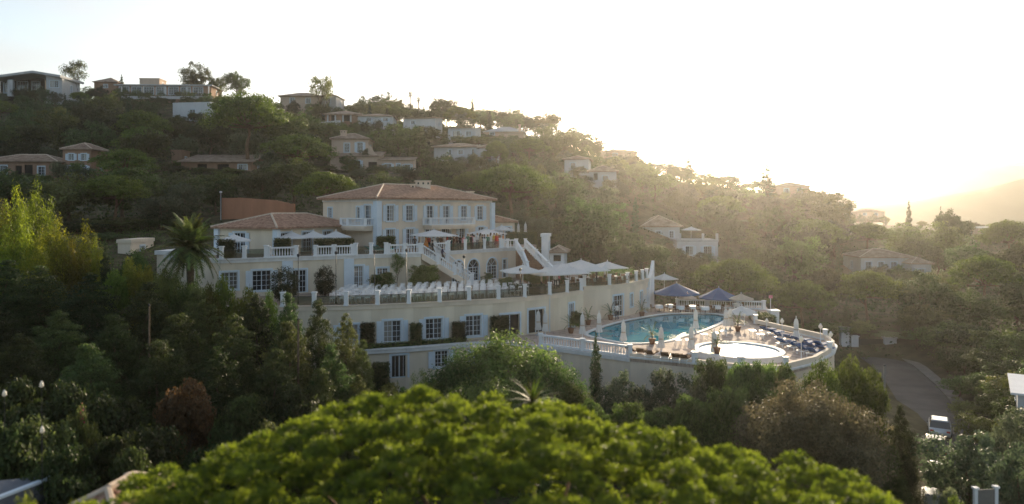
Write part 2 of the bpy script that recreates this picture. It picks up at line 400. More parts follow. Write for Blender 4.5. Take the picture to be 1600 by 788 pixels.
def tufts(lobes, per, nsub, size, seed, spread=.34, squash=.8, up=.25):
    """leaves gathered in tufts on the surface of lobes [(centre, (rx,ry,rz)), ...]"""
    g = np.random.default_rng(seed); Ps, Ns, Vs, Ss = [], [], [], []
    area = [r[0]*r[1]+r[2]*(r[0]+r[1])*.5 for _, r in lobes]; tot = sum(area)
    for (c, r), a in zip(lobes, area):
        k = max(4, int(round(nsub*a/tot*len(lobes)))); m_ = max(20, int(per*a/tot*len(lobes)))
        d = g.normal(0,1,(k,3)); d[:,2] += up; d /= np.linalg.norm(d, axis=1, keepdims=True)
        rad = g.uniform(.72, 1.08, (k,1)); cen = np.array(c)+d*np.array(r)*rad
        idx = g.integers(0, k, m_); rr = np.array(r)*spread
        off = g.normal(0, 1, (m_,3)); off /= np.maximum(1, np.linalg.norm(off, axis=1, keepdims=True)/1.6)
        off = off*rr*np.array([1,1,squash]); p = cen[idx]+off
        nv = d[idx]*.8+off/(np.linalg.norm(off,axis=1,keepdims=True)+1e-6)*.6+np.array([0,0,.25])
        tv = g.uniform(0,1,k)
        Ps.append(p); Ns.append(nv); Vs.append(np.clip(tv[idx]*.6+g.uniform(-.1,.45,m_),0,1)); Ss.append(size*g.uniform(.6,1.3,m_))
    return np.concatenate(Ps), np.concatenate(Ns), np.concatenate(Ss), np.concatenate(Vs)

PROTO = {}     # kind -> list of (crown mesh, trunk mesh, height, width)
def limbs_mesh(name, H, tr, lobes, seed, start=.28, bm=None, bend=.03, nl=7, zsq=1.0, lr=.42):
    r_ = random.Random(seed); mb = MB()
    pts = [Vector((r_.uniform(-bend,bend)*H*(i>0), r_.uniform(-bend,bend)*H*(i>0), H*.72*i/5)) for i in range(6)]
    mb.tube(pts, [tr*1.35, tr, tr*.85, tr*.7, tr*.5, tr*.25], 8)
    for c, r in sorted(lobes, key=lambda q: -q[1][0])[:nl]:
        f = r_.uniform(start, .58); k = min(4, int(f/.72*5)); p0 = pts[k].lerp(pts[k+1], .5); c = Vector(c)
        mid = p0.lerp(c, .5)+Vector((0,0,-.04*H*zsq)); mb.tube([p0, mid, c], [tr*lr, tr*lr*.66, tr*.12], 6)
    return mb.me(name, bm or bark, True)

def proto(kind, lobes, H, Wd, per, nsub, size, m, seed, tr=.16, asp=.55, spread=.34, squash=.8, hang=0., up=.25, start=.28, bm=None, nl=7, lr=.42, bend=.03):
    p, n_, s, v = tufts(lobes, per, nsub, size, seed, spread, squash, up)
    cm = leaf_mesh(kind+'_crown', p, n_, s, asp, m, seed+1, v, hang)
    tm = limbs_mesh(kind+'_trunk', H, tr, lobes, seed+2, start, bm, nl=nl, lr=lr, bend=bend)
    PROTO.setdefault(kind, []).append((cm, tm, H, Wd))

def round_lobes(seed, H, Wd, n=20, z0=.25, lr=(.14,.24)):
    r_ = random.Random(seed); out = []
    cz = H*(z0+1)/2; rz = H*(1-z0)/2
    for i in range(n):
        u = r_.uniform(-1,1); a = i*2.399+r_.uniform(-.4,.4); q = math.sqrt(1-u*u); k = r_.uniform(.45,.78)
        lob = r_.uniform(*lr)*Wd*(1.1-.35*abs(u))
        out.append(((Wd/2*k*q*math.cos(a), Wd/2*k*q*math.sin(a), cz+rz*k*u), (lob, lob, lob*r_.uniform(.65,.9))))
    out.append(((0,0,cz),(Wd*.22,Wd*.22,rz*.6)))
    return out
def pine_lobes(seed, H, Wd, n=24, thick=.26):
    r_ = random.Random(seed); out = []
    for i in range(n):
        q = math.sqrt((i+.5)/n); a = i*2.399+r_.uniform(-.3,.3)
        z = H*(1-thick*.5)-H*thick*.75*q*q+r_.uniform(-.03,.03)*H
        lob = Wd*r_.uniform(.10,.16)*(1.1-.25*q)
        out.append(((Wd*.43*q*math.cos(a), Wd*.43*q*math.sin(a), z), (lob, lob, lob*r_.uniform(.5,.7))))
    for i in range(n//3):
        a = i*2.1; q = r_.uniform(.3,.8); lob = Wd*.09
        out.append(((Wd*.42*q*math.cos(a), Wd*.42*q*math.sin(a), H*(1-thick*1.25)+r_.uniform(-.04,.04)*H), (lob,lob,lob*.5)))
    return out
def cone_lobes(seed, H, Wd, n=40, z0=.06, power=.8, lr=.15, tilt=.35):
    r_ = random.Random(seed); out = []
    for i in range(n):
        t = (i+.5)/n; z = H*(z0+(1-z0)*t*.97); rr = Wd/2*(1-t)**power*r_.uniform(.55,.95); a = i*2.399+r_.uniform(-.5,.5)
        lob = Wd*lr*(1-.65*t)*r_.uniform(.8,1.2)
        out.append(((rr*math.cos(a), rr*math.sin(a), z), (lob*1.15, lob*1.15, lob*tilt*1.6)))
    out.append(((0,0,H*.4),(Wd*.12,Wd*.12,H*.35)))
    return out
def column_lobes(seed, H, Wd, n=26):
    r_ = random.Random(seed); out = []
    for i in range(n):
        t = (i+.5)/n; prof = min(1, .55+t*3)*(1-t**3.2)**.8; a = i*2.399; rr = Wd*.22*prof
        lob = Wd*.27*max(.25, prof)
        out.append(((rr*math.cos(a), rr*math.sin(a), H*(.02+.95*t)), (lob, lob, H*.045)))
    return out

# far trees (leaf faces sized for 100 m and more)
for k in range(3): proto('broad', round_lobes(10+k, 8, 8.4, 17, .2, (.15,.25)), 8, 8.4, 420, 11, .32, M_dark, 100+k*7, .20, spread=.24)
for k in range(3): proto('green', round_lobes(20+k, 8, 8, 16, .2, (.15,.25)), 8, 8, 420, 11, .32, M_mid, 130+k*7, .20, spread=.24)
for k in range(3): proto('olive', round_lobes(30+k, 6, 6.6, 15, .15, (.15,.24)), 6, 6.6, 420, 11, .26, M_olive, 160+k*7, .17, spread=.25)
for k in range(2): proto('pine', pine_lobes(40+k, 12, 14, 30, .34), 12, 14, 460, 13, .34, M_pine, 190+k*7, .30, bm=barkp, start=.40, nl=16, squash=.7, spread=.26)
for k in range(2): proto('airy', round_lobes(50+k, 9, 7, 14, .35, (.10,.16)), 9, 7, 190, 9, .30, M_mid, 220+k*7, .14, spread=.45, nl=12)
for k in range(2): proto('cypress', column_lobes(60+k, 9, 2.2), 9, 2.2, 240, 10, .22, M_cyp, 250+k*7, .13, up=.1, nl=1)
for k in range(2): proto('conifer', cone_lobes(70+k, 9, 6, 36), 9, 6, 190, 8, .30, M_dark, 270+k*7, .2, nl=5)
# nearer trees (finer leaves)
for k in range(3): proto('cedar', cone_lobes(80+k, 11, 8.5, 60, .04, .62, .15, .42), 11, 8.5, 760, 14, .21, M_dark, 300+k*7, .24, asp=.4, up=.15, nl=26, lr=.2, spread=.42)
for k in range(2): proto('laurel', round_lobes(90+k, 7, 8.5, 30, .02, (.13,.2)), 7, 8.5, 820, 16, .20, M_mid, 330+k*7, .16)
for k in range(3): proto('shrub', round_lobes(95+k, 3.2, 4.2, 20, .02, (.14,.22)), 3.2, 4.2, 640, 14, .17, M_dark, 350+k*7, .07)
for k in range(2): proto('bush', round_lobes(98+k, 3.2, 4.2, 22, .02, (.13,.2)), 3.2, 4.2, 680, 14, .165, M_mid, 375+k*7, .07)
proto('brightbush', round_lobes(103, 4, 5, 24, .02, (.12,.2)), 4, 5, 620, 16, .15, M_bright, 390, .08)
proto('russet', round_lobes(105, 4, 3.6, 20, .06, (.12,.2)), 4, 3.6, 700, 16, .15, M_brown, 400, .09, nl=10)
proto('silver', round_lobes(107, 7, 9.6, 70, .01, (.09,.135)), 7, 9.6, 1000, 18, .15, M_grey, 410, .16, asp=.5)
for k in range(2): proto('bamboo', [((rr*math.cos(a), rr*math.sin(a), z), (.55*(1.15-t)+.16, .55*(1.15-t)+.16, .6)) for rr, a, hh in
        [(r0, a0, 6*(1-.35*r0/1.6)) for r0, a0 in [(0,0),(.7,.6),(.8,2.6),(.75,4.6),(1.35,1.6),(1.4,3.5),(1.3,5.4)]] for t in [q/11 for q in range(1,12)] for z in [hh*t]],
        6, 4.2, 190, 8, .24, M_bamb, 430+k*9, .05, asp=.22, hang=2.2, nl=14, lr=.5, spread=.6)
for k in range(2): proto('sharpcypress', column_lobes(64+k, 7, 1.9, 34), 7, 1.9, 420, 14, .12, M_cyp, 460+k*7, .1, up=.1, nl=1)
proto('ball', [((0,0,1.15),(1.0,1.0,1.0))]+[((0,0,.6),(.8,.8,.55))], 2.2, 2.2, 3600, 260, .10, M_hedge, 480, .07, nl=1, spread=.14)

BRG = {'broad':'dark round evergreen tree','green':'mid green leafy tree','olive':'grey green olive tree','pine':'flat topped umbrella pine',
       'airy':'open branched feathery tree','cypress':'slim dark cypress','conifer':'dark pointed conifer','cedar':'dense dark spreading cedar',
       'laurel':'big glossy green laurel','shrub':'dark green shrub','bush':'leafy green bush','brightbush':'sunlit bright green bush',
       'russet':'russet brown shrub','silver':'huge rounded grey green bush','bamboo':'yellow green bamboo clump','sharpcypress':'narrow clipped cypress','ball':'clipped round topiary'}
NAME = {'broad':'evergreen_tree','green':'leafy_tree','olive':'olive_tree','pine':'umbrella_pine','airy':'feathery_tree','cypress':'cypress_tree',
        'conifer':'conifer_tree','cedar':'cedar_tree','laurel':'laurel_tree','shrub':'shrub','bush':'bush','brightbush':'bush','russet':'shrub',
        'silver':'bush','bamboo':'bamboo_clump','sharpcypress':'cypress_tree','ball':'topiary'}
CATG = {'shrub':'shrub','bush':'bush','brightbush':'bush','russet':'shrub','silver':'bush','bamboo':'bamboo','ball':'topiary'}
nplant = 0
def plant(kind, x, y, z, h, wd, label, group=None, variant=None, rz=None):
    global nplant
    pl = PROTO[kind]; cm, tm, H, Wd = pl[nplant % len(pl) if variant is None else variant]; nplant += 1
    r_ = random.Random(nplant*13+5)
    t = thing(NAME[kind], label, CATG.get(kind, 'tree'), (x, y, z), r_.uniform(0, 6.28) if rz is None else rz, group)
    s = wd/Wd; t.scale = (s, s, h/H)
    obj('trunk', tm, t); obj('crown', cm, t)
    return auto(t)
def plant_px(kind, px, ytop, d, wpx, label, group=None, z=None, **k):
    """the plant's top, width and distance; it stands on the ground there"""
    v = W(px, ytop, d); g0 = gz(v.x, v.y)-.1 if z is None else z
    return plant(kind, v.x, v.y, g0, max(.6, v.z-g0), wpx/F*d, label, group, **k)

# ------------------------------------------------------------------ building kit
WCACHE = {}
def window_mesh(w_, h, arch=False, door=False, nx=2, nz=3):
    key = ('w', round(w_,2), round(h,2), arch, door, nx, nz)
    if key in WCACHE: return WCACHE[key]
    mb = MB(); t = .07; y = .14; hs = h-w_/2 if arch else h
    for sx in (-1, 1): mb.box((sx*(w_/2-t/2), y, hs/2), (t, .06, hs))
    mb.box((0, y, t/2), (w_-2*t, .06, t)); mb.box((0, y, hs-t/2), (w_-2*t, .06, t))
    for i in range(1, nx): mb.box((-w_/2+w_*i/nx, y, hs/2), (.075, .05, hs-2*t))
    for i in range(nx):
        x0 = -w_/2+w_*i/nx; mb.box((x0+w_/nx/2, y, hs/2), (.03, .03, hs-2*t))
    for j in range(1, nz+1): mb.box((0, y, hs*j/(nz+1)), (w_-2*t, .028, .03))
    # painted surround, proud of the wall
    e = .16
    for sx in (-1, 1): mb.box((sx*(w_/2+e/2), -.01, hs/2), (e, .07, hs))
    if arch:
        n = 12; r0, r1 = w_/2, w_/2+e
        for i in range(n):
            a0, a1 = math.pi*i/n, math.pi*(i+1)/n
            p = [(-math.cos(a)*r, hs+math.sin(a)*r) for a, r in ((a0,r0),(a1,r0),(a1,r1),(a0,r1))]
            vs = [(q[0], -.045, q[1]) for q in p]+[(q[0], .025, q[1]) for q in p]
            mb.mesh(vs, [(0,1,2,3),(7,6,5,4),(0,4,5,1),(1,5,6,2),(2,6,7,3),(3,7,4,0)])
        for a in (.25,.5,.75):
            mb.beam((0, y, hs), (-math.cos(math.pi*a)*r0*.97, y, hs+math.sin(math.pi*a)*r0*.97), .04, .04)
    else: mb.box((0, -.01, h+e/2), (w_+2*e, .07, e))
    if not door: mb.box((0, -.04, -.06), (w_+2*e+.1, .14, .12))
    WCACHE[key] = mb.me('window', bluewhite); return WCACHE[key]
def pane_mesh(w_, h, arch=False):
    key = ('p', round(w_,2), round(h,2), arch)
    if key in WCACHE: return WCACHE[key]
    mb = MB()
    if arch:
        n = 10; r = w_/2
        mb.face([(-r,0,0),(r,0,0)]+[(math.cos(math.pi*i/n)*r, 0, math.sin(math.pi*i/n)*r) for i in range(1,n)])
        mb.v = [(a,b,max(0,c)) for a,b,c in mb.v]
    else: mb.box((0,.006,h/2), (w_, .012, h))
    WCACHE[key] = mb.me('pane', glass); return WCACHE[key]
def shutter_mesh(w_, h):
    key = ('s', round(w_,2), round(h,2))
    if key in WCACHE: return WCACHE[key]
    mb = MB(); t = .07
    for sx in (-1,1): mb.box((sx*(w_/2-t/2), -.07, h/2), (t, .05, h))
    for z in (t/2, h/2, h-t/2): mb.box((0, -.07, z), (w_-2*t, .05, t))
    n = int(h/.11)
    for i in range(n):
        z = t+(h-2*t)*(i+.5)/n
        mb.mesh([(-w_/2+t,-.09,z-.05),(w_/2-t,-.09,z-.05),(w_/2-t,-.055,z+.05),(-w_/2+t,-.055,z+.05)], [(0,1,2,3)])
    WCACHE[key] = mb.me('shutter', bluewhite); return WCACHE[key]

def facade(root, O, th, Ln, z0, z1, ops, m, name='wall', far=False):
    """a wall panel with real openings; O is its left end seen from outside, th its direction.
       ops: (s, bottom, width, height, kind) with kind window, door, arch, plain (opening with dark recess), and 'x' suffix for shutters"""
    mb = MB(); xs = {0, Ln}; zs = {z0, z1}; holes = []
    for s, zb, w_, h, k in ops:
        x0, x1 = max(.02, s-w_/2), min(Ln-.02, s+w_/2); holes.append((x0, x1, zb, zb+h, k)); xs |= {x0, x1}; zs |= {zb, zb+h}
    xs, zs = sorted(xs), sorted(zs)
    for i in range(len(xs)-1):
        for j in range(len(zs)-1):
            cx, cz = (xs[i]+xs[i+1])/2, (zs[j]+zs[j+1])/2
            if any(a < cx < b and c < cz < d_ for a, b, c, d_, k in holes): continue
            mb.face([(xs[i],0,zs[j]),(xs[i+1],0,zs[j]),(xs[i+1],0,zs[j+1]),(xs[i],0,zs[j+1])])
    dp = .24
    for a, b, c, d_, k in holes:
        if k.startswith('arch'):
            r = (b-a)/2; hs = d_-r; xc = (a+b)/2; n = 8
            arc = [(xc-math.cos(math.pi*i/(2*n))*r, hs+math.sin(math.pi*i/(2*n))*r) for i in range(n+1)]
            for i in range(n):
                p, q = arc[i], arc[i+1]
                mb.face([(a,0,d_),(p[0],0,p[1]),(q[0],0,q[1])]); mb.face([(b,0,d_),(2*xc-q[0],0,q[1]),(2*xc-p[0],0,p[1])])
                mb.face([(p[0],0,p[1]),(p[0],dp,p[1]),(q[0],dp,q[1]),(q[0],0,q[1])]); mb.face([(2*xc-q[0],0,q[1]),(2*xc-q[0],dp,q[1]),(2*xc-p[0],dp,p[1]),(2*xc-p[0],0,p[1])])
        else: hs = d_; mb.face([(a,0,d_),(b,0,d_),(b,dp,d_),(a,dp,d_)])
        mb.face([(a,0,c),(a,0,hs),(a,dp,hs),(a,dp,c)]); mb.face([(b,0,hs),(b,0,c),(b,dp,c),(b,dp,hs)]); mb.face([(a,dp,c),(b,dp,c),(b,0,c),(a,0,c)])
        if k.startswith('plain'): mb.face([(a,dp,c),(b,dp,c),(b,dp,d_),(a,dp,d_)], 1)
    o = obj(name, mb.me(name, [m, dark]), root, Vector((O[0], O[1], 0))-Vector((root.location.x, root.location.y, root.location.z)), th)
    ca, sa = math.cos(th), math.sin(th)
    for a, b, c, d_, k in holes:
        if k.startswith('plain'): continue
        w_, h, s = b-a, d_-c, (a+b)/2; arch = k.startswith('arch')
        loc = Vector((O[0]+ca*s, O[1]+sa*s, c))-Vector(root.location)
        wo = obj('door' if k.startswith('door') else 'window', window_mesh(w_, h, arch, k.startswith('door') or arch, 1 if w_ < .75 else 2, 2 if far else 3), root, loc, th)
        hs = h-w_/2 if arch else h
        for i in range(1 if w_ < .75 else 2):
            n = 1 if w_ < .75 else 2
            obj('pane', pane_mesh(w_/n-.05, hs-.06), wo, (-w_/2+w_/n*(i+.5), .155, .03))
        if arch: obj('pane', pane_mesh(w_-.04, 0, True), wo, (0, .16, hs))
        if k.endswith('x'):
            sw = min(.42, w_*.42)
            for sx in (-1, 1): obj('shutter', shutter_mesh(sw, h), root, Vector((O[0]+ca*(s+sx*(w_/2+sw/2+.17)), O[1]+sa*(s+sx*(w_/2+sw/2+.17)), c))-Vector(root.location), th)
    return o
def hip_roof(root, O, th, Ln, Wd, ze, rise, over=.5, tiles=True, m=terra, name='roof'):
    """hipped tile roof over a rectangle from O along th (Ln) and inwards (Wd)"""
    a, b = -over, Ln+over; c, d = -over, Wd+over; hw = min(b-a, d-c)/2
    if b-a >= d-c: r0, r1 = (a+hw, (c+d)/2), (b-hw, (c+d)/2)
    else: r0, r1 = ((a+b)/2, c+hw), ((a+b)/2, d-hw)
    zr = ze+rise; A, B, Cc, D = (a,c), (b,c), (b,d), (a,d); mb = MB()
    z3 = lambda p, z: (p[0], p[1], z)
    if b-a >= d-c: planes = [(A,B,r1,r0),(B,Cc,r1),(Cc,D,r0,r1),(D,A,r0)]
    else: planes = [(A,B,r0),(B,Cc,r1,r0),(Cc,D,r1),(D,A,r0,r1)]
    for p in planes: mb.face([z3(p[0],ze), z3(p[1],ze)]+[z3(q,zr) for q in p[2:]])
    for p, q in ((A,B),(B,Cc),(Cc,D),(D,A)): mb.face([z3(p,ze-.14), z3(q,ze-.14), z3(q,ze), z3(p,ze)])
    mb.face([z3(D,ze-.14), z3(Cc,ze-.14), z3(B,ze-.14), z3(A,ze-.14)])
    loc = Vector((O[0],O[1],0))-Vector((root.location.x, root.location.y, root.location.z))
    ro = obj(name, mb.me(name, m), root, loc, th)
    if tiles:
        tb = MB(); st = .30; w2 = .10; hgt = .075
        for p, q in ((A,B),(B,Cc),(Cc,D),(D,A)):
            e = Vector((q[0]-p[0], q[1]-p[1], 0)); Le = e.length; e.normalize(); nn = Vector((-e.y, e.x, 0)); p3 = Vector((p[0],p[1],ze))
            k = 0
            while (k+.5)*st < Le:
                s = (k+.5)*st; tm = min(s, Le-s, hw)-.06; k += 1
                if tm < .15: continue
                up = nn*tm+Vector((0,0,rise*tm/hw)); q0 = p3+e*s-nn*.06; q1 = p3+e*s+up; h = Vector((0,0,hgt))
                l, r = e*-w2, e*w2
                tb.mesh([q0+l, q0+l*.5+h, q0+r*.5+h, q0+r, q1+l, q1+l*.5+h, q1+r*.5+h, q1+r], [(0,4,5,1),(1,5,6,2),(2,6,7,3),(0,1,2,3)])
        to = obj('roof_tiles', tb.me('roof_tiles', m), ro); tag(to, kind='stuff')
        cb = MB(); rs = [(A,r0),(D,r0),(B,r1),(Cc,r1)] if b-a >= d-c else [(A,r0),(B,r0),(Cc,r1),(D,r1)]
        for p, q in rs: cb.tube([z3(p,ze+.05), z3(q,zr+.05)], [.12,.12], 6)
        cb.tube([z3(r0,zr+.06), z3(r1,zr+.06)], [.13,.13], 6)
        obj('ridge_cap', cb.me('ridge_cap', mortar), ro)
    return ro

BAL = {}
def balusters(mb, p, q, h, m=0):
    p, q = Vector(p), Vector(q); n = max(2, int((q-p).length/.25)); prof = [(.04,0),(.066,.25),(.045,.55),(.03,.8),(.05,1)]
    for i in range(n):
        c = p.lerp(q, (i+.5)/n); mb.lathe([(r, z*h) for r, z in prof], c, 6, m)
def balustrade(label, pts, h=.95, post_every=True, m=white, cat='balustrade'):
    """white turned balustrade along 3D points at floor level"""
    root = thing('balustrade', label, cat, pts[0]); o = Vector(pts[0]); q = [Vector(p)-o for p in pts]
    up = Vector((0,0,1)); pl, rl, bl = MB(), MB(), MB()
    for a, b in zip(q[:-1], q[1:]):
        d = (b-a).normalized()*.16; a2, b2 = a+d, b-d
        pl.beam(a2-up*.05, b2-up*.05, .24, .17); rl.beam(a2+up*(h-.14), b2+up*(h-.14), .28, .14); balusters(bl, a2+up*.12, b2+up*.12, h-.26)
    obj('plinth', pl.me('plinth', m), root); obj('rail', rl.me('rail', m), root)
    tag(obj('balusters', bl.me('balusters', m), root), kind='stuff')
    for a in q: obj('post', post_mesh(h+.06), root, a)
    return root
def post_mesh(h, s=.32):
    k = ('post', round(h,2), s)
    if k not in WCACHE:
        mb = MB(); mb.box((0,0,h/2-.05), (s, s, h+.0)); mb.box((0,0,h), (s+.1, s+.1, .10)); mb.box((0,0,.02), (s+.06, s+.06, .16))
        WCACHE[k] = mb.me('post', white)
    return WCACHE[k]
def glass_rail(label, pts, h=.9, posts=True, skip_last=False):
    root = thing('glass_railing', label, 'railing', pts[0]); o = Vector(pts[0]); q = [Vector(p)-o for p in pts]
    for i, (a, b) in enumerate(zip(q[:-1], q[1:])):
        d = (b-a).normalized()*.2; mb = MB(); mb.beam(a+d+Vector((0,0,.08)), b-d+Vector((0,0,.08)), .02, h-.2)
        obj('glass_panel', mb.me('glass_panel', clearglass), root)
        for zz in (h-.12, .04):
            rb = MB(); rb.beam(a+d+Vector((0,0,zz)), b-d+Vector((0,0,zz)), .04, .035); obj('rail', rb.me('rail', metal), root)
    if posts:
        for a in (q[:-1] if skip_last else q): obj('post', post_mesh(1.12), root, a)
    return root
def on_line(px, p, q):
    """where the pixel column px meets the plan line p-q"""
    k = (px-800)/F; dx, dy = q[0]-p[0], q[1]-p[1]
    t = (k*p[1]-p[0])/(dx-k*dy); return Vector((p[0]+dx*t, p[1]+dy*t))
def seg(p, q): return math.atan2(q[1]-p[1], q[0]-p[0]), math.hypot(q[0]-p[0], q[1]-p[1])
def s_of(px, p, q): return (on_line(px, p, q)-Vector(p)).length
def strip(mb, pts, z, wd, h, m=0):
    for a, b in zip(pts[:-1], pts[1:]): mb.beam((a[0],a[1],z), (b[0],b[1],z), wd, h, m)

# ------------------------------------------------------------------ levels: pool deck 0, lower terrace 3.5, upper terrace 7
T1, T2 = 3.5, 7.0
def tcurve(px):
    pxs = [430,491,541,590,639,687,733,779,820,859,886,911]
    ds = [58.6,58.7,59.1,59.7,60.5,61.5,62.6,63.6,64.9,66.7,68.5,70.4]
    d = float(np.interp(px, pxs, ds)); return (float((px-800)/F*d), d)
front = [tcurve(p) for p in (440,512,580,646,710,770,820,857,886,911)]
back2 = [(7.45,73.6),(10.5,75.0),(13.0,77.4),(14.9,80.4),(16.9,84.6)]
T2A = [(-26.5,64.0),(-15.8,70.3),(-12.6,71.7),(-9.4,72.7)]
T2C = [(-8.3,75.0),(-0.6,83.8)]
t2poly = [(-34,69)]+T2A+T2C+[(1.5,84.4),(3.2,92),(0,108),(-24,108),(-40,92)]
t1poly = [(-33,67),(-30,61),(-25,58.6)]+front+[(7.4,72.4)]+back2+[(15.5,92),(3.0,94),(1.0,84.6)]+T2C[::-1]+[(-9.4,73.2)]+[(p[0],p[1]+.5) for p in T2A[::-1]]
deck_front = [(-12.6,58.0),(-8.9,59.0),(-4.2,61.0),(-.3,61.9),(2.45,60),(5.8,57.6),(9.25,55),(13.7,52.7),(16.6,51.0),(19.8,50.6),(22.9,53),(25.6,56.4),(27.2,59.4),
              (27.9,62.4),(26.6,66),(24.7,71),(25.9,76),(29.4,80),(30.6,85)]
pool = [(7.0,66.0),(7.6,63.4),(10.1,60.7),(13.5,61.6),(15.5,64),(18.6,67.6),(22.6,74.0),(23.2,77.0),(21.5,78.6),(17.3,78.2),(13.6,75.2),(10.4,71.6)]
def smooth_loop(p, n=4):
    """closed Catmull-Rom curve through p"""
    o = []
    for i in range(len(p)):
        a, b, c, d = (Vector(p[(i+k) % len(p)]) for k in (-1,0,1,2))
        for j in range(n):
            t = j/n; o.append(tuple(.5*((2*b)+(c-a)*t+(2*a-5*b+4*c-d)*t*t+(3*b-a-3*c+d)*t**3)))
    return o
pool = smooth_loop(pool, 3)
deckpoly = deck_front+[(17.2,86)]+[(p[0],p[1]+.3) for p in back2[::-1]]+[(7.0,71)]+[(p[0]-.0,p[1]+.4) for p in front[::-1] if p[0] > -12.7]
mb = MB(); mb.prism(deckpoly, -.3, 0, hole=pool, bottom=False)
n = len(pool)
for i in range(n):
    a, b = pool[i], pool[(i+1)%n]; mb.face([(b[0],b[1],0),(a[0],a[1],0),(a[0],a[1],-1.5),(b[0],b[1],-1.5)])
tag(obj('pool_deck', mb.me('pool_deck', paving)), kind='structure')
mb = MB(); mb.prism(pool, -1.5, -.10, top=True, bottom=False)
wt = obj('pool_water', mb.me('pool_water', poolwater)); tag(wt, kind='structure')
mb = MB()
for i in range(n):
    a, b = Vector(pool[i]), Vector(pool[(i+1)%n]); mb.beam((a.x,a.y,.004), (b.x,b.y,.004), .38, .07)
tag(obj('pool_coping', mb.me('pool_coping', trimw)), kind='structure')
# deck retaining wall and the storey under the deck
root = thing('retaining_wall', 'pale blue grey retaining wall below the pool deck, behind the shrubs', 'wall', (9,55,-6))
for i, (p, q) in enumerate(zip(deck_front[3:14], deck_front[4:15])):
    th, Ln = seg(p, q); facade(root, p, th, Ln, -8.5, -.30, [], cream2, name='wall_panel')
cp = MB(); strip(cp, deck_front[6:15], .0, .5, .12); wobj('coping', cp.me('coping', trimw), root)
cp = MB(); strip(cp, deck_front[3:7], -.32, .34, .30); wobj('cornice', cp.me('cornice', trimw), root)
root = thing('lower_storey', 'cream lowest storey of the hotel with white cornice and dark doorway', 'building', (-8,59,-4))
for p, q in zip(deck_front[:3], deck_front[1:4]):
    th, Ln = seg(p, q); ops = []
    for px, zb, w_, h, k in ((624,-2.5,1.35,1.9,'plain'),(690,-1.9,1.2,1.4,'windowx'),(752,-1.9,1.2,1.4,'windowx')):
        a, b = sorted((PX((*p,0)), PX((*q,0))))
        if a < px < b: ops.append((s_of(px,p,q), zb, w_, h, k))
    facade(root, p, th, Ln, -7.5, -.3, ops, cream)
    for s, zb, w_, h, k in ops:
        if k == 'plain': obj('door', window_mesh(w_, h, False, True, 2, 0), root, Vector((p[0]+math.cos(th)*s, p[1]+math.sin(th)*s, zb))-Vector(root.location), th)
facade(root, (-15.5,63), seg((-15.5,63),(-12.6,58))[0], seg((-15.5,63),(-12.6,58))[1], -7.5, -.3, [], cream, name='wall')
cp = MB(); strip(cp, [(-15.5,63)]+deck_front[:4], -.34, .42, .26); strip(cp, [(-15.5,63)]+deck_front[:4], -.06, .56, .10); wobj('cornice', cp.me('cornice', trimw), root)
mb = MB(); mb.prism([(-15.5,63),(-12.6,58.0),(-11.5,58.4),(-11.5,60.5)], -.3, -.004); wobj('ledge', mb.me('ledge', paving), root)

# lower terrace (wedding terrace) and its front wall
mb = MB(); mb.prism(t1poly, T1-.35, T1); tag(obj('lower_terrace', mb.me('lower_terrace', terrace_fl)), kind='structure')
root = thing('terrace_building', 'curved cream hotel storey under the chair terrace with white framed windows', 'building', (-4,62,0))
winpx = {546:(.15,1.45,1.75,'windowx'), 613:(.25,1.5,1.85,'windowx'), 678:(.30,1.5,1.8,'windowx'), 740:(.30,1.45,1.85,'windowx'), 797:(.1,1.95,1.95,'plain'),
         838:(.1,1.9,2.2,'plain'), 893:(.1,.75,2.3,'window')}
facade(root, (-25,58.6), *seg((-25,58.6), front[0]), -9, T1-.35, [], cream)
facade(root, (-33,67), *seg((-33,67), (-25,58.6)), -9, T1-.35, [], cream)
for p, q in zip(front[:-1], front[1:]):
    th, Ln = seg(p, q); ops = []
    for px, (zb, w_, h, k) in winpx.items():
        if PX((*p,0)) < px < PX((*q,0)): ops.append((s_of(px,p,q), zb, w_, h, k))
    facade(root, p, th, Ln, -9 if p[0] < -13 else -.3, T1-.35, ops, cream)
    for s, zb, w_, h, k in ops:
        if k == 'plain':
            mbf = MB(); e = .16
            for sx in (-1,1): mbf.box((sx*(w_/2+e/2), -.02, h/2), (e,.10,h))
            mbf.box((0,-.02,h+e/2), (w_+2*e,.10,e)); mbf.box((0,.1,h*.5), (.07,.05,h)); mbf.box((0,.1,h-.04), (w_,.05,.08))
            obj('door_frame', mbf.me('door_frame', bluewhite), root, Vector((p[0]+math.cos(th)*s, p[1]+math.sin(th)*s, zb))-Vector(root.location), th)
facade(root, front[-1], *seg(front[-1], (7.45,73.6)), -.3, T1-.35, [], cream2)
ops2 = {966:(.05,1.7,2.3,'door'), 985:(.9,1.3,1.4,'window'), 1003:(.4,1.1,1.9,'window'), 1013:(.4,1.2,1.9,'window')}
for p, q in zip(back2[:-1], back2[1:]):
    th, Ln = seg(p, q); ops = []
    for px, (zb, w_, h, k) in ops2.items():
        if PX((*p,0)) < px < PX((*q,0)): ops.append((s_of(px,p,q), zb, w_, h, k))
    facade(root, p, th, Ln, -.3, T1-.35, ops, cream2)
for run in ([(-25,58.6)]+front, back2):
    cp = MB(); strip(cp, run, T1-.36, .18, .38); strip(cp, run, T1-.015, .36, .06); wobj('cornice', cp.me('cornice', cream2), root)
mb = MB()
fin = [(16.9,84.4,-.3),(16.9,84.4,5.5),(16.7,84.0,4.9),(16.45,83.4,4.2),(16.1,82.7,3.5),(15.9,82.3,-.3)]
vs = [Vector(p)+Vector((s*.16,-s*.07,0)) for s in (-1,1) for p in fin]; m_ = len(fin)
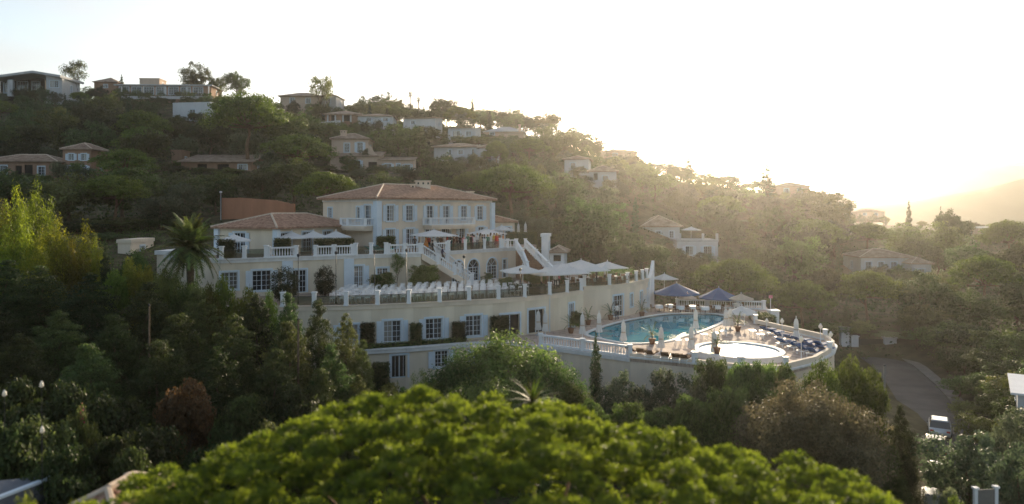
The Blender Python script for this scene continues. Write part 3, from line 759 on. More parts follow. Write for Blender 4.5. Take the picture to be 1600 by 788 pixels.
mb.mesh(vs, [tuple(range(m_)), tuple(reversed(range(m_,2*m_)))]+[(i,i+m_,(i+1)%m_+m_,(i+1)%m_) for i in range(m_)])
wobj('end_fin', mb.me('end_fin', white), root)
dp_ = MB(); p_ = tcurve(859); dp_.tube([(p_[0],p_[1]-.06,0),(p_[0],p_[1]-.06,3.4)], [.045,.045], 6); wobj('drainpipe', dp_.me('drainpipe', bluewhite), root)
glass_rail('long glass railing with white posts along the front of the chair terrace', [(*tcurve(p), T1+.04) for p in (442,491,541,590,639,687,733,779,820,859,886,908)])
glass_rail('glass railing with white posts round the dining terrace end by the pool', [(7.6,73.9,T1+.04),(10.4,75.15,T1+.04),(12.7,77.4,T1+.04),(14.0,79.4,T1+.04),(15.0,81.0,T1+.04),(15.8,82.6,T1+.04)])

# upper terrace and the storey under it
mb = MB(); mb.prism(t2poly, T2-.3, T2); tag(obj('upper_terrace', mb.me('upper_terrace', terrace_fl)), kind='structure')
root = thing('garden_storey', 'cream hotel storey between the two terraces with arched doors and shuttered windows', 'building', (-12,72,T1))
w1 = {358:(T1+.75,1.5,1.6,'window'), 409:(T1+.5,1.7,1.9,'windowx'), 468:(T1+.1,1.3,2.2,'door'), 560:(T1+.25,1.0,2.2,'doorx'), 598:(T1+.95,1.15,1.2,'window')}
chain = [(-34,69)]+T2A
for p, q in zip(chain[:-1], chain[1:]):
    th, Ln = seg(p, q); ops = []
    for px, (zb, w_, h, k) in w1.items():
        if PX((*p,0)) < px < PX((*q,0)): ops.append((s_of(px,p,q), zb, w_, h, k))
    facade(root, p, th, Ln, 1.0, T2-.3, ops, cream)
p, q = T2C; th, Ln = seg(p, q)
facade(root, T2A[-1], *seg(T2A[-1], T2C[0]), T1-.4, T2-.3, [], cream)
facade(root, p, th, Ln, T1-.4, T2-.3, [(s_of(px,p,q), T1+.02, 1.75, 2.45, 'arch') for px in (716,740,769)]+[(s_of(791,p,q), T1+.02, 1.2, 2.2, 'door')], cream2)
facade(root, q, *seg(q, (1.5,84.4)), T1-.4, T2-.3, [], cream2)
facade(root, (1.5,84.4), *seg((1.5,84.4), (3.2,92)), -1, T2-.3, [], cream2)
for a in (chain, T2C+[(1.5,84.4)]):
    cp = MB(); strip(cp, a, T2-.31, .22, .30); strip(cp, a, T2-.02, .40, .10); wobj('cornice', cp.me('cornice', trimw), root)
for px in (449, 545):
    v = on_line(px, T2A[0], T2A[1]); pb = MB(); pb.box((0,-.05,1.7), (1.0,.10,3.3)); obj('pilaster', pb.me('pilaster', bluewhite), root, Vector((v.x,v.y,T1-.05))-Vector(root.location), seg(T2A[0],T2A[1])[0])

def l3(px, p, q, z): v = on_line(px, p, q); return (v.x, v.y, z)
A0, A1, A2, A3 = T2A
n0, n1 = T2C
zt = T2+.08
inn = lambda v, k=.22: v    # rails stand on the cornice line
glass_rail('glass railing with white post above the leftmost hotel windows', [l3(346,A0,A1,zt), l3(382,A0,A1,zt), l3(416,A0,A1,zt)])
balustrade('white balustrade on upper terrace in front of the tiled single storey wing, left one', [l3(419,A0,A1,zt), l3(463,A0,A1,zt)])
glass_rail('short glass railing between the two left balustrades of the upper terrace', [l3(466,A0,A1,zt), l3(490,A0,A1,zt)], posts=False)
balustrade('white balustrade on upper terrace below the long clipped hedge', [l3(493,A0,A1,zt), l3(522,A0,A1,zt), l3(551,A0,A1,zt)])
glass_rail('low glass railing with post beside the turquoise loungers', [l3(556,A1,A2,zt), l3(580,A1,A2,zt), l3(603,A1,A2,zt)])
balustrade('white balustrade at the head of the grand garden stair', [l3(607,A1,A2,zt), (*A2,zt), l3(633,A2,A3,zt), (A3[0]-.1,A3[1]-.02,zt)])
balustrade('short white balustrade behind the grand stair head', [(-8.35,75.15,zt), l3(699,n0,n1,zt)])
glass_rail('glass railing with white posts in front of the party crowd', [l3(701,n0,n1,zt), l3(727,n0,n1,zt), l3(757,n0,n1,zt), l3(782,n0,n1,zt)])
balustrade('short white balustrade at the head of the flared right stair', [l3(785,n0,n1,zt), (-.5,83.7,zt), (.55,83.9,zt)])

# the grand stair, down to the right along the wall
root = thing('garden_staircase', 'grand white stair running down to the right to the chair terrace', 'stairs', (-7,74.5,T1))
S0, S1, E0, E1 = Vector((-9.35,72.75)), Vector((-8.25,75.0)), Vector((-4.3,74.5)), Vector((-4.3,76.9)); ns = 20
for i in range(ns):
    a, b = i/ns, (i+1)/ns; z = T2-(i+1)*(T2-T1)/(ns+.0)+.0
    q = [S0.lerp(E0,a), S0.lerp(E0,b), S1.lerp(E1,b), S1.lerp(E1,a)]
    mb = MB(); mb.prism([tuple(v) for v in q], z-.32, z+.005*(i%2)); wobj('step', mb.me('step', trimw), root)
for a, b, nm in ((S0,E0,'stringer'),(S1,E1,'stringer')):
    mb = MB(); mb.beam((a.x,a.y,T2-.55), (b.x,b.y,T1-.3), .26, .62); wobj(nm, mb.me(nm, cream2), root)
balustrade('sloping front balustrade of the grand garden stair', [(S0.x,S0.y,T2+.1), *[(*S0.lerp(E0,t), T2+.1-(T2-T1)*t) for t in (.33,.66)], (E0.x,E0.y,T1+.15)])
balustrade('sloping rear balustrade of the grand garden stair', [(S1.x,S1.y,T2+.1), *[(*S1.lerp(E1,t), T2+.1-(T2-T1)*t) for t in (.33,.66)], (E1.x,E1.y,T1+.15)])
# the flared right stair
root = thing('flared_staircase', 'flared terracotta stair with white rails on the right, above the dining parasols', 'stairs', (3,79,T1))
l0, l1, r0_, r1_ = Vector((.45,83.3)), Vector((1.9,76.2)), Vector((1.6,84.0)), Vector((5.3,77.2)); ns = 20
stepm = mat('stair_terracotta', (.24,.13,.08), .85, .2, .2, 3)
for i in range(ns):
    a, b = i/ns, (i+1)/ns; z = T2-(i+1)*(T2-T1)/ns
    q = [l0.lerp(l1,a), l0.lerp(l1,b), r0_.lerp(r1_,b), r0_.lerp(r1_,a)]
    mb = MB(); mb.prism([tuple(v) for v in q], T1-.2, z); wobj('step', mb.me('step', stepm), root)
balustrade('left curving balustrade of the flared right stair', [(l0.x,l0.y,T2+.1), *[(*(l0.lerp(l1,t)+Vector((.35,0))*math.sin(3.14*t)), T2+.1-(T2-T1)*t) for t in (.33,.66)], (l1.x,l1.y,T1+.1)])
balustrade('right balustrade of the flared stair, running down behind the parasols', [(r0_.x,r0_.y,T2+.1), *[(*r0_.lerp(r1_,t), T2+.1-(T2-T1)*t) for t in (.33,.66)], (r1_.x,r1_.y,T1+.1)])

# ------------------------------------------------------------------ main hotel house
root = thing('hotel_house', 'cream two storey hotel house with low hipped tile roof and balconies', 'building', (-15.3,80,T2))
K = Vector((-15.3,80)); thm = R(50); um = Vector((math.cos(thm), math.sin(thm))); Lm = 19.5; Ll = 10.4; thl = R(-40); ul = Vector((math.cos(thl), math.sin(thl)))
ZE = 12.95
sm = lambda px: s_of(px, K, K+um)
K2 = K+um*Lm; KL = K-ul*Ll
ops = [(sm(px), 10.25, 1.1, 1.85, 'windowx') for px in (610,640,725,750)]+[(sm(672), 9.8, 1.15, 2.3, 'doorx'), (sm(697), 9.8, 1.15, 2.3, 'doorx')]
ops += [(sm(610), T2+.02, 1.25, 2.3, 'doorx'), (sm(641), T2+.02, 1.25, 2.3, 'doorx'), (sm(672), T2+.02, 1.5, 2.3, 'door'), (sm(697), T2+.02, 1.5, 2.3, 'door'), (sm(722), T2+.02, 1.0, 2.2, 'doorx'), (sm(752), T2+.02, 1.2, 2.3, 'doorx')]
facade(root, K, thm, Lm, T2-.2, ZE-.1, ops, cream2)
sl = lambda px: s_of(px, KL, K)
facade(root, KL, thl, Ll, T2-.2, ZE-.1, [(sl(516), 10.6, .75, 1.2, 'window'), (sl(575), 9.8, 1.2, 2.3, 'doorx'), (sl(560), 10.3, .6, 1.6, 'window')], cream2)
facade(root, K2, thm+R(90), Ll, T2-.2, ZE-.1, [(4, 10.2, 1.1, 1.8, 'windowx')], cream2)
facade(root, K2-ul*Ll, thm+R(180), Lm, T2-.2, ZE-.1, [(3+i*4, 10.2, 1.1, 1.8, 'windowx') for i in range(4)], cream2)
hip_roof(root, K, thm, Lm, Ll, ZE, 1.75, .55)
cp = MB()
for a, b in ((K, K2), (KL, K), (K2, K2-ul*Ll)): cp.beam((a.x,a.y,ZE-.42), (b.x,b.y,ZE-.42), .22, .28)
wobj('cornice', cp.me('cornice', trimw), root)
for c_, th in ((K, thm), (K2, thm)):
    mb = MB(); mb.box((0,0,(ZE-T2-.4)/2), (.7,.7,ZE-T2-.4)); obj('corner_pier', mb.me('corner_pier', bluewhite), root, Vector((c_.x,c_.y,T2))-Vector(root.location), th)
def balcony(s0, s1, A_, u_, th, dep, label):
    n_ = Vector((u_.y, -u_.x)); p0, p1 = A_+u_*s0, A_+u_*s1
    mb = MB(); q = [p0, p0+n_*dep, p1+n_*dep, p1]; mb.prism([tuple(v) for v in q], 9.45, 9.72); mb.prism([tuple(v) for v in [p0+u_*.1, p0+n_*(dep-.12)+u_*.1, p1+n_*(dep-.12)-u_*.1, p1-u_*.1]], 9.2, 9.447)
    bo = wobj('balcony', mb.me('balcony', cream2), root); bo['label'] = label
    rb, bb, pb = MB(), MB(), MB(); k = [p0+n_*.15, p0+n_*(dep-.15), p1+n_*(dep-.15), p1+n_*.15]
    mid = k[1].lerp(k[2], .28); path = [k[0], k[1], mid, k[2], k[3]]
    for a, b in zip(path[:-1], path[1:]):
        rb.beam((a.x,a.y,10.5), (b.x,b.y,10.5), .26, .13); rb.beam((a.x,a.y,9.72), (b.x,b.y,9.72), .22, .14); balusters(bb, (a.x,a.y,9.86), (b.x,b.y,9.86), .64)
    for a in path:
        pb = MB(); pb.box((a.x,a.y,10.17), (.3,.3,.95)); obj('post', pb.me('post', white), bo)
    for nm, m_ in (('rail',rb),('balusters',bb)):
        o_ = obj(nm, m_.me(nm, white), bo)
        if nm == 'balusters': tag(o_, kind='stuff')
balcony(sm(661), sm(729), K, um, thm, 1.5, 'long balcony with white balustrade')
balcony(sl(548), sl(586), KL, ul, thl, 1.5, 'short left balcony with white balustrade')
def chimney(x, y, z0, z1, wx, wy, th, m=cream2, rt=root):
    mb = MB(); h = z1-z0; mb.box((0,0,h/2), (wx,wy,h), m=0); mb.box((0,0,h+.06), (wx+.25,wy+.25,.12), m=0)
    for k in range(max(1,int(wx/.55))): mb.box((-wx/2+wx*(k+.5)/max(1,int(wx/.55)), -wy/2-.004, h-.25), (.2,.012,.26), m=1)
    obj('chimney', mb.me('chimney', [m, dark]), rt, Vector((x,y,z0))-Vector(rt.location), th)
v = W(661,285,91.5); chimney(v.x, v.y, 13.9, 15.25, 1.9, 1.1, R(10))
v = W(645,285,90); chimney(v.x, v.y, 14.0, 14.75, .6, .6, R(10))
v = W(735,299,95.5); chimney(v.x, v.y, 13.0, 14.0, .7, .6, R(50))
# ground floor annexe on the right
root = thing('annexe', 'small single storey annexe with tile roof right of the hotel house', 'building', (-1.2,96,T2))
a0 = Vector((-2.9,95.4)); th = R(35)
facade(root, a0, th, 4.0, T2-.2, 9.9, [(1.0,T2+.3,.9,1.6,'windowx'),(2.9,T2+.02,1.0,2.2,'door')], cream2); u_ = Vector((math.cos(th), math.sin(th)))
facade(root, a0+u_*4, th+R(90), 4.5, T2-.2, 9.9, [], cream2)
hip_roof(root, a0, th, 4.0, 4.5, 9.95, .8, .35)
# tiled single-storey wing
root = thing('hotel_wing', 'cream single storey hotel wing with brown tiled hip roof, left of the main house', 'building', (-24.1,72,T2))
Kw = Vector((-24.1,72)); thr = R(69.4); ur = Vector((math.cos(thr), math.sin(thr))); thw = R(-20.6); uw = Vector((math.cos(thw), math.sin(thw))); KwL = Kw-uw*7.6
sr = lambda px: s_of(px, Kw, Kw+ur); sw_ = lambda px: s_of(px, KwL, Kw)
facade(root, Kw, thr, 12.6, T2-.2, 9.7, [(min(12,max(.8,sr(px))), T2+.02, 1.7, 2.15, 'door') for px in (447,480,512)], cream)
facade(root, KwL, thw, 7.6, T2-.2, 9.7, [(sw_(374), T2+.02, 1.5, 2.15, 'doorx')], cream)
facade(root, KwL+ur*12.6, R(-110.6), 12.6, T2-.2, 9.7, [], cream)
facade(root, Kw+ur*12.6, thw+R(180), 7.6, T2-.2, 9.7, [], cream)
hip_roof(root, Kw, thr, 14.0, 7.6, 9.72, 1.35, .5)
for c_ in (Kw, KwL): mb = MB(); mb.box((0,0,1.3), (.55,.55,2.6)); obj('corner_pier', mb.me('corner_pier', bluewhite), root, Vector((c_.x,c_.y,T2))-Vector(root.location), thw)

# ------------------------------------------------------------------ houses on the hill
CLEAR = []       # (x0,y0,x1,y1,d): picture areas that nearer hill trees leave open
FRONT = []       # house fronts that get planting at their foot
FOOT = []        # plan circles no tree grows in
def block(root, px0, px1, ytop, ybase, d, th=0, depth=8, roof='hip', rise=1.6, over=.5, wm=housew, rm=None, ops=(), sink=3.0, nocl=False, keep=.3):
    """one volume of a house: left end, right end, eave and foot rows of its front, its distance and turn"""
    th = R(th); o = W(px0, ybase, d); O = Vector((o.x, o.y)); q = on_line(px1, O, O+Vector((math.cos(th), math.sin(th)))); Ln = (q-O).length
    z0 = o.z; z1 = CZ-(ytop-HY)/F*d; H = z1-z0; u_ = Vector((math.cos(th), math.sin(th))); n_ = Vector((-u_.y, u_.x))
    opl = [(f*Ln, z0+zb*H, w_, h*H, k) for f, zb, w_, h, k in ops]
    facade(root, O, th, Ln, z0-sink, z1, opl, wm, far=True)
    facade(root, O+n_*depth, th-R(90), depth, z0-sink, z1, [(depth*.5, z0+H*.3, .9, H*.4, 'window')], wm, far=True)
    facade(root, q, th+R(90), depth, z0-sink, z1, [(depth*.5, z0+H*.3, .9, H*.4, 'window')], wm, far=True)
    facade(root, q+n_*depth, th+R(180), Ln, z0-sink, z1, [], wm, far=True)
    rm = rm or terra_far
    if roof == 'hip': hip_roof(root, O, th, Ln, depth, z1, rise, over, d < 175, rm)
    elif roof == 'flat':
        mb = MB(); mb.prism([(-over,-over),(Ln+over,-over),(Ln+over,depth+over),(-over,depth+over)], z1, z1+.4)
        obj('roof', mb.me('roof', rm), root, Vector((O.x,O.y,0))-Vector(root.location), th)
    elif roof in ('gable', 'shed'):
        a, b, c, e = -over, Ln+over, -over, depth+over; mb = MB(); zr = z1+rise; m = (c+e)/2 if roof == 'gable' else e-.05; t = .18
        pr = [(c,z1),(m,zr),(e, z1 if roof == 'gable' else zr-.02)]
        prof = pr+[(y, z-t) for y, z in reversed(pr)]
        k = len(prof); vs = [(x, y, z+t) for x in (a,b) for y, z in prof]
        mb.mesh(vs, [tuple(range(k)), tuple(reversed(range(k,2*k)))]+[(i, i+k, (i+1)%k+k, (i+1)%k) for i in range(k)])
        obj('roof', mb.me('roof', rm), root, Vector((O.x,O.y,0))-Vector(root.location), th)
        for x in (0, Ln):
            gb = MB(); gb.face([(x,0,z1),(x,depth,z1),(x, depth/2 if roof == 'gable' else depth, zr)])
            obj('gable', gb.me('gable', wm), root, Vector((O.x,O.y,0))-Vector(root.location), th)
    c = O+u_*Ln/2+n_*depth/2; k = max(1, int(Ln/6))
    for i in range(k+1): FOOT.append((*(O+u_*Ln*i/k+n_*depth/2), depth*.5+2.5))
    if not nocl: CLEAR.append((px0+(px1-px0)*.08, ytop-5, px1-(px1-px0)*.04, ybase-(ybase-ytop)*keep, d))
    if not nocl and d > 125: FRONT.append((px0, px1, ytop, ybase, d))
    return O, th, Ln, z0, z1
def hroot(name, label, px, y, d, cat='house'):
    return thing(name, label, cat, W(px, y, d))
W_, D_ = 'window', 'door'
# modern gabled frame house at the far left of the skyline
r = hroot('modern_house', 'modern grey house with shallow gabled concrete frame, far left on the skyline', 60, 148, 215)
block(r, 0, 70, 122, 148, 218, 4, 9, 'flat', over=.1, wm=dark, rm=concrete, ops=[(.2,.1,3,.7,W_),(.5,.1,3,.7,W_),(.8,.1,2.4,.7,W_)], sink=2)
block(r, 72, 97, 120, 150, 213, 4, 10, 'flat', over=.1, wm=concrete, rm=concrete, ops=[(.5,.45,2.6,.35,W_)], sink=4)
mb = MB(); a, b, c_ = W(-14,124,213), W(54,115,213), W(97,122,213)
for p, q in ((a,b),(b,c_)): mb.beam(p+Vector((0,5,0)), q+Vector((0,5,0)), 12, .7)
wobj('roof_frame', mb.me('roof_frame', concrete), r)
mb = MB(); p = W(16,148,213); mb.box((p.x,p.y+.2,p.z+2.0), (1.6,.6,5.0)); wobj('pillar', mb.me('pillar', concrete), r)
# long flat house
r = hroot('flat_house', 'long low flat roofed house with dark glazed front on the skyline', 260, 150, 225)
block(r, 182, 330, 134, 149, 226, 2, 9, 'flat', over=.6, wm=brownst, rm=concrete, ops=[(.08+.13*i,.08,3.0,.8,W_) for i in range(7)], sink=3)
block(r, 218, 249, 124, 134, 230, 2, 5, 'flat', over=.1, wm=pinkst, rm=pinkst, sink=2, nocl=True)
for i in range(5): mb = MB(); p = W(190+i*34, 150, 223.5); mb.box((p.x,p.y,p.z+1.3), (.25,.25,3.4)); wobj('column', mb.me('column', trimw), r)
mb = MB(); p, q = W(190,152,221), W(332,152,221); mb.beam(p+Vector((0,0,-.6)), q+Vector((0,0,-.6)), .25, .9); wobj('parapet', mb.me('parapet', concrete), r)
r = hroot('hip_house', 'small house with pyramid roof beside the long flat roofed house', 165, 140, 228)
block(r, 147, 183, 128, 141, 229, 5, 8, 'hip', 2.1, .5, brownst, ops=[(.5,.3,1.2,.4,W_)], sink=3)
r = hroot('white_cube_house', 'white box house with one dark door below the long flat roofed house', 300, 190, 200)
block(r, 270, 329, 163, 190, 202, -8, 8, 'flat', over=.05, wm=housew, rm=housew, ops=[(.52,.05,1.7,.62,D_)], sink=3)
# left terracotta house
r = hroot('tan_house', 'shaded tan house with pale shutters among the trees at left', 60, 278, 138)
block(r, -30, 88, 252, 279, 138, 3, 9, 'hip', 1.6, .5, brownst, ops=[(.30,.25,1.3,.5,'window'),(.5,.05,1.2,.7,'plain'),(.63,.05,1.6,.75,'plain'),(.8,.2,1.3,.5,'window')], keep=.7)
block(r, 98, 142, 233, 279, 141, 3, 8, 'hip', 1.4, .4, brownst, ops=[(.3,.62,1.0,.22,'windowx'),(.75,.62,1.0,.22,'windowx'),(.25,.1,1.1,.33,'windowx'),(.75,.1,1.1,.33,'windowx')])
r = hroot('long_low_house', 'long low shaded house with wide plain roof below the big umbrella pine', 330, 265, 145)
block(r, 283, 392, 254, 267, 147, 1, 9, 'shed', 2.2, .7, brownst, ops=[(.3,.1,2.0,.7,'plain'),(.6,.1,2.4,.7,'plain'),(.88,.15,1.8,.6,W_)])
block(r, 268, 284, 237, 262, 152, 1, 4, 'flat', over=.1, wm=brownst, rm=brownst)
# ochre retaining wall
r = thing('ochre_wall', 'terracotta coloured garden wall behind the tiled hotel wing', 'wall', W(400,340,104))
p0, p1, p2 = W(351,346,103), W(455,346,104), W(458,346,107)
mb = MB(); prof = [(351,310),(375,309),(400,311),(430,313),(455,319)]
for (xa, ya), (xb, yb) in zip(prof[:-1], prof[1:]):
    a, b = W(xa,ya,103.5), W(xb,yb,103.5)
    for k in (0, .5): pass
    mb.mesh([(a.x,103.5,4),(b.x,103.5,4),b,a,(a.x,104.1,4),(b.x,104.1,4),(b.x,104.1,b.z),(a.x,104.1,a.z)], [(0,1,2,3),(5,4,7,6),(3,2,6,7)])
e = MB(); a, b = W(351,310,103.5), W(455,319,103.5); e.box((a.x-.2,103.8,(a.z+4)/2), (.4,.7,a.z-4+.1)); e.box((b.x+.2,103.8,(b.z+4)/2), (.4,.7,b.z-4+.1))
wobj('wall_face', mb.me('wall_face', ochre), r); wobj('end_pier', e.me('end_pier', ochre), r)
CLEAR.append((350,306,458,336,103)); FOOT.append((-42,103.8,5)); FOOT.append((-34,103.8,5))
# skyline and middle houses
r = hroot('hip_villa', 'pale villa with wide hipped roof on the skyline under an open tree', 482, 163, 228)
block(r, 438, 500, 150, 166, 226, 3, 10, 'hip', 1.9, .8, pinkst, ops=[(.3,.3,1.4,.5,W_),(.7,.3,1.4,.5,W_)])
block(r, 500, 525, 150, 168, 229, -4, 9, 'hip', 1.2, .5, concrete, ops=[(.5,.3,1.6,.5,W_)])
r = hroot('porch_villa', 'brown roofed villa with white columned porch above the pink stepped house', 570, 188, 205)
block(r, 508, 562, 178, 190, 206, 2, 9, 'hip', 1.5, .6, brownst, ops=[(.25,.05,1.6,.8,'plain'),(.6,.05,2.4,.8,'plain')])
block(r, 560, 614, 181, 192, 202, 3, 9, 'hip', 1.2, .6, housew, ops=[(.3,.2,1.5,.5,W_),(.78,.2,1.4,.5,'windowx')])
for i in range(5): mb = MB(); p = W(512+i*12, 190, 203.6); mb.box((p.x,p.y,p.z+1.0), (.35,.35,2.3)); wobj('column', mb.me('column', housew), r)
mb = MB(); p, q = W(508,180,203.3), W(563,180,203.3); mb.beam(p, q, 1.2, .35); wobj('porch_roof', mb.me('porch_roof', terra_far), r)
mb = MB(); p, q = W(498,194,200), W(532,191,200); mb.beam(p+Vector((0,0,-1.5)), q+Vector((0,0,-1.5)), .3, 2.0); wobj('garden_wall', mb.me('garden_wall', housew), r)
r = hroot('low_white_house', 'low white house with blue grey shade right of the porch villa', 655, 198, 200)
block(r, 630, 680, 186, 199, 203, -9, 8, 'shed', 1.0, .5, housew, ops=[(.3,.3,1.2,.45,W_)])
r = hroot('pink_house', 'pink stepped house with chimney, curved parapet and low right wing', 580, 268, 157)
block(r, 518, 575, 217, 245, 161, 2, 7, 'hip', 1.5, .4, pinkst, ops=[(.42,.25,1.2,.5,'window'),(.78,.25,1.3,.55,'windowx')])
block(r, 516, 593, 245, 268, 157, 2, 7, 'shed', 1.6, .5, pinkst, ops=[(.5,.12,2.4,.62,'windowx'),(.86,.15,1.9,.5,'plain')])
block(r, 593, 646, 251, 268, 157, 3, 7, 'shed', 1.2, .4, pinkst, ops=[(.25,.05,1.5,.65,'doorx'),(.55,.2,.8,.5,'window'),(.82,.05,1.3,.6,'windowx')])
mb = MB(); cv = [(575,225),(580,229),(584,238),(590,243),(594,246)]
for (xa,ya),(xb,yb) in zip(cv[:-1], cv[1:]):
    a, b = W(xa,ya,158.6), W(xb,yb,158.6); a0, b0 = W(xa,247,158.6), W(xb,247,158.6)
    dd = Vector((0,.5,0)); mb.mesh([a0,b0,b,a,a0+dd,b0+dd,b+dd,a+dd], [(0,1,2,3),(5,4,7,6),(3,2,6,7)])
wobj('curved_parapet', mb.me('curved_parapet', pinkst), r)
p = W(537,215,163); chimney(p.x, p.y, p.z-1.0, p.z+1.5, 1.3, .9, 0, pinkst, r)
r = hroot('white_villa', 'white villa with dark window and flat tile roof left of the bending pine', 725, 253, 172)
block(r, 678, 750, 230, 247, 173, -6, 9, 'hip', 1.1, .6, housew, ops=[(.35,.35,.7,.4,W_),(.58,.3,1.2,.4,W_),(.85,.2,.7,.6,W_)])
block(r, 748, 774, 231, 256, 168, -6, 8, 'hip', .9, .4, housew, ops=[(.5,.28,2.0,.5,'plain')])
r = hroot('terrace_villa', 'small white villa with glass balustrade above the white villa', 718, 215, 195)
block(r, 700, 743, 201, 217, 196, -8, 8, 'shed', 1.1, .5, housew, ops=[(.3,.15,2.2,.6,W_),(.75,.25,1.6,.45,W_)])
mb = MB(); p, q = W(704,219,192), W(747,221,192); mb.beam(p, q, .05, .9); wobj('glass_balustrade', mb.me('glass_balustrade', clearglass), r)
mb = MB(); mb.beam(p+Vector((0,1,-.5)), q+Vector((0,1,-.5)), 3.4, .45); wobj('terrace_slab', mb.me('terrace_slab', housew), r)
r = hroot('grey_roof_house', 'house with broad pale grey roof and chimney high on the slope', 787, 208, 212)
block(r, 757, 817, 206, 213, 214, -6, 9, 'hip', 1.9, .6, pinkst, rm=concrete, ops=[(.2,.2,1.4,.6,W_)])
p = W(812,205,212); chimney(p.x, p.y, p.z-.5, p.z+1.8, .7, .6, 0, pinkst, r)
r = hroot('twin_villa', 'two white villa blocks with tiled roofs on the sunlit slope right of centre', 925, 282, 165)
block(r, 882, 920, 249, 272, 168, -10, 8, 'hip', .9, .5, housew, ops=[(.35,.3,1.2,.45,W_)])
block(r, 920, 963, 268, 283, 163, -8, 8, 'hip', 1.5, .5, housew, ops=[(.25,.1,.9,.7,'plain'),(.6,.05,1.3,.5,'door')])
mb = MB(); p, q = W(905,274,163), W(922,275,163); mb.beam(p, q, 3.5, .35); wobj('porch_slab', mb.me('porch_slab', housew), r)
r = hroot('ridge_house', 'low house with dull tile roof on the hazy ridge', 965, 240, 235)
block(r, 938, 996, 237, 246, 236, -3, 9, 'hip', 1.1, .6, pinkst, ops=[(.4,.2,1.5,.5,W_)])
r = hroot('glow_house', 'pinkish house dissolved in the sun glow on the right ridge', 1240, 300, 195)
block(r, 1213, 1266, 291, 307, 196, -5, 9, 'hip', 1.4, .5, pinkst, ops=[(.3,.3,1.2,.45,W_),(.7,.3,1.2,.45,W_)])
r = hroot('valley_house', 'white house with hipped roof and raised walled terrace right of the hotel', 1050, 395, 145)
block(r, 1005, 1062, 354, 378, 147, -4, 10, 'hip', 2.2, .6, housew, ops=[(.12,.2,.9,.5,W_),(.42,.25,1.0,.45,W_),(.78,.25,.9,.45,W_)])
block(r, 1058, 1122, 378, 401, 139, -2, 7, 'flat', over=.1, wm=housew, rm=concrete, ops=[(.3,.1,1.5,.6,'windowx'),(.75,.1,1.6,.6,'windowx')])
for px in (1063,1099,1121): mb = MB(); p = W(px, 376, 139.3); mb.box((p.x,p.y+.3,p.z+.5), (.4,.4,1.8)); wobj('terrace_post', mb.me('terrace_post', housew), r)
CLEAR.append((1000,345,1062,372,138))
# villas in the hazy valley on the right
r = hroot('valley_villa', 'pale two storey villa in the hazy valley beyond the round basin', 1400, 428, 150)
block(r, 1345, 1425, 402, 430, 150, -3, 9, 'hip', 1.5, .5, housew, ops=[(.15,.15,1.2,.6,W_),(.4,.15,1.2,.6,W_),(.65,.15,1.2,.6,W_),(.88,.15,1.2,.6,W_)], keep=.6)
block(r, 1425, 1455, 412, 440, 146, -3, 8, 'hip', 1.1, .4, housew, ops=[(.5,.2,1.4,.5,W_)], keep=.7)
r = hroot('right_villa', 'low pale villa half hidden by trees near the right edge', 1545, 372, 235)
block(r, 1528, 1562, 357, 374, 236, -4, 8, 'flat', over=.3, wm=pinkst, rm=trimw, ops=[(.3,.2,1.6,.5,W_),(.7,.2,1.6,.5,W_)])
r = hroot('long_valley_house', 'long low house seen over the treetops at the foot of the far hills', 1360, 336, 340)
block(r, 1338, 1382, 331, 338, 340, 0, 9, 'hip', 1.5, .5, pinkst, ops=[(.3,.2,1.6,.5,W_),(.7,.2,1.6,.5,W_)])
# white roofed shed at the right edge
r = hroot('white_shed', 'white roofed shed at the right picture edge beside the parked cars', 1600, 640, 60, 'shed')
block(r, 1590, 1680, 616, 640, 60, -33, 5, 'shed', .5, .5, housew, rm=white, ops=[(.4,.1,1.0,.6,'plain')], sink=5, nocl=True)
# stone terrace walls on the slope behind the hotel
for lab, x0, x1, y0, y1, d in (('long dry stone terrace wall on the shaded slope above the hotel', 395, 512, 268, 282, 150), ('dry stone wall below the pink stepped house', 515, 660, 272, 282, 152),
                               ('low stone wall left of the umbrella pine slope', 180, 300, 286, 296, 132)):
    r = thing('stone_wall', lab, 'wall', W((x0+x1)/2, y1, d)); mb = MB(); a, b = W(x0,y1,d), W(x1,y1,d); mb.beam(a-Vector((0,0,1.5)), b-Vector((0,0,1.5)), .6, (y1-y0)/F*d+1.5)
    wobj('masonry', mb.me('masonry', stonew), r)
    mb = MB(); mb.beam(a+Vector((0,0,(y1-y0)/F*d+.003)), b+Vector((0,0,(y1-y0)/F*d+.003)), .7, .12); wobj('capping', mb.me('capping', pathm), r)
# small buildings by the palm
r = hroot('garden_pavilion', 'pale flat garden building behind the palm, left of the hotel', 210, 400, 78, 'building')
block(r, 184, 204, 380, 400, 78, 0, 5, 'flat', over=.1, wm=cream2, rm=cream2, sink=4)
block(r, 245, 340, 398, 440, 71, -6, 4, 'flat', over=.15, wm=cream, rm=trimw, ops=[(.85,.3,1.2,.45,W_)], sink=5)
# pavilion and tower right of the flared stair
r = hroot('stair_pavilion', 'small white pavilion with tower block behind the flared stair', 862, 400, 92, 'building')
block(r, 846, 857, 370, 398, 92, -10, 2.0, 'flat', over=.12, wm=white, rm=white, sink=4)
block(r, 859, 882, 394, 410, 93, -10, 3.5, 'hip', .7, .4, white, ops=[(.5,.1,1.0,.6,'plain')], sink=4)
slate = mat('slate_grey', (.13,.14,.16), .8, .3, .2, 1.5, .2, 8)
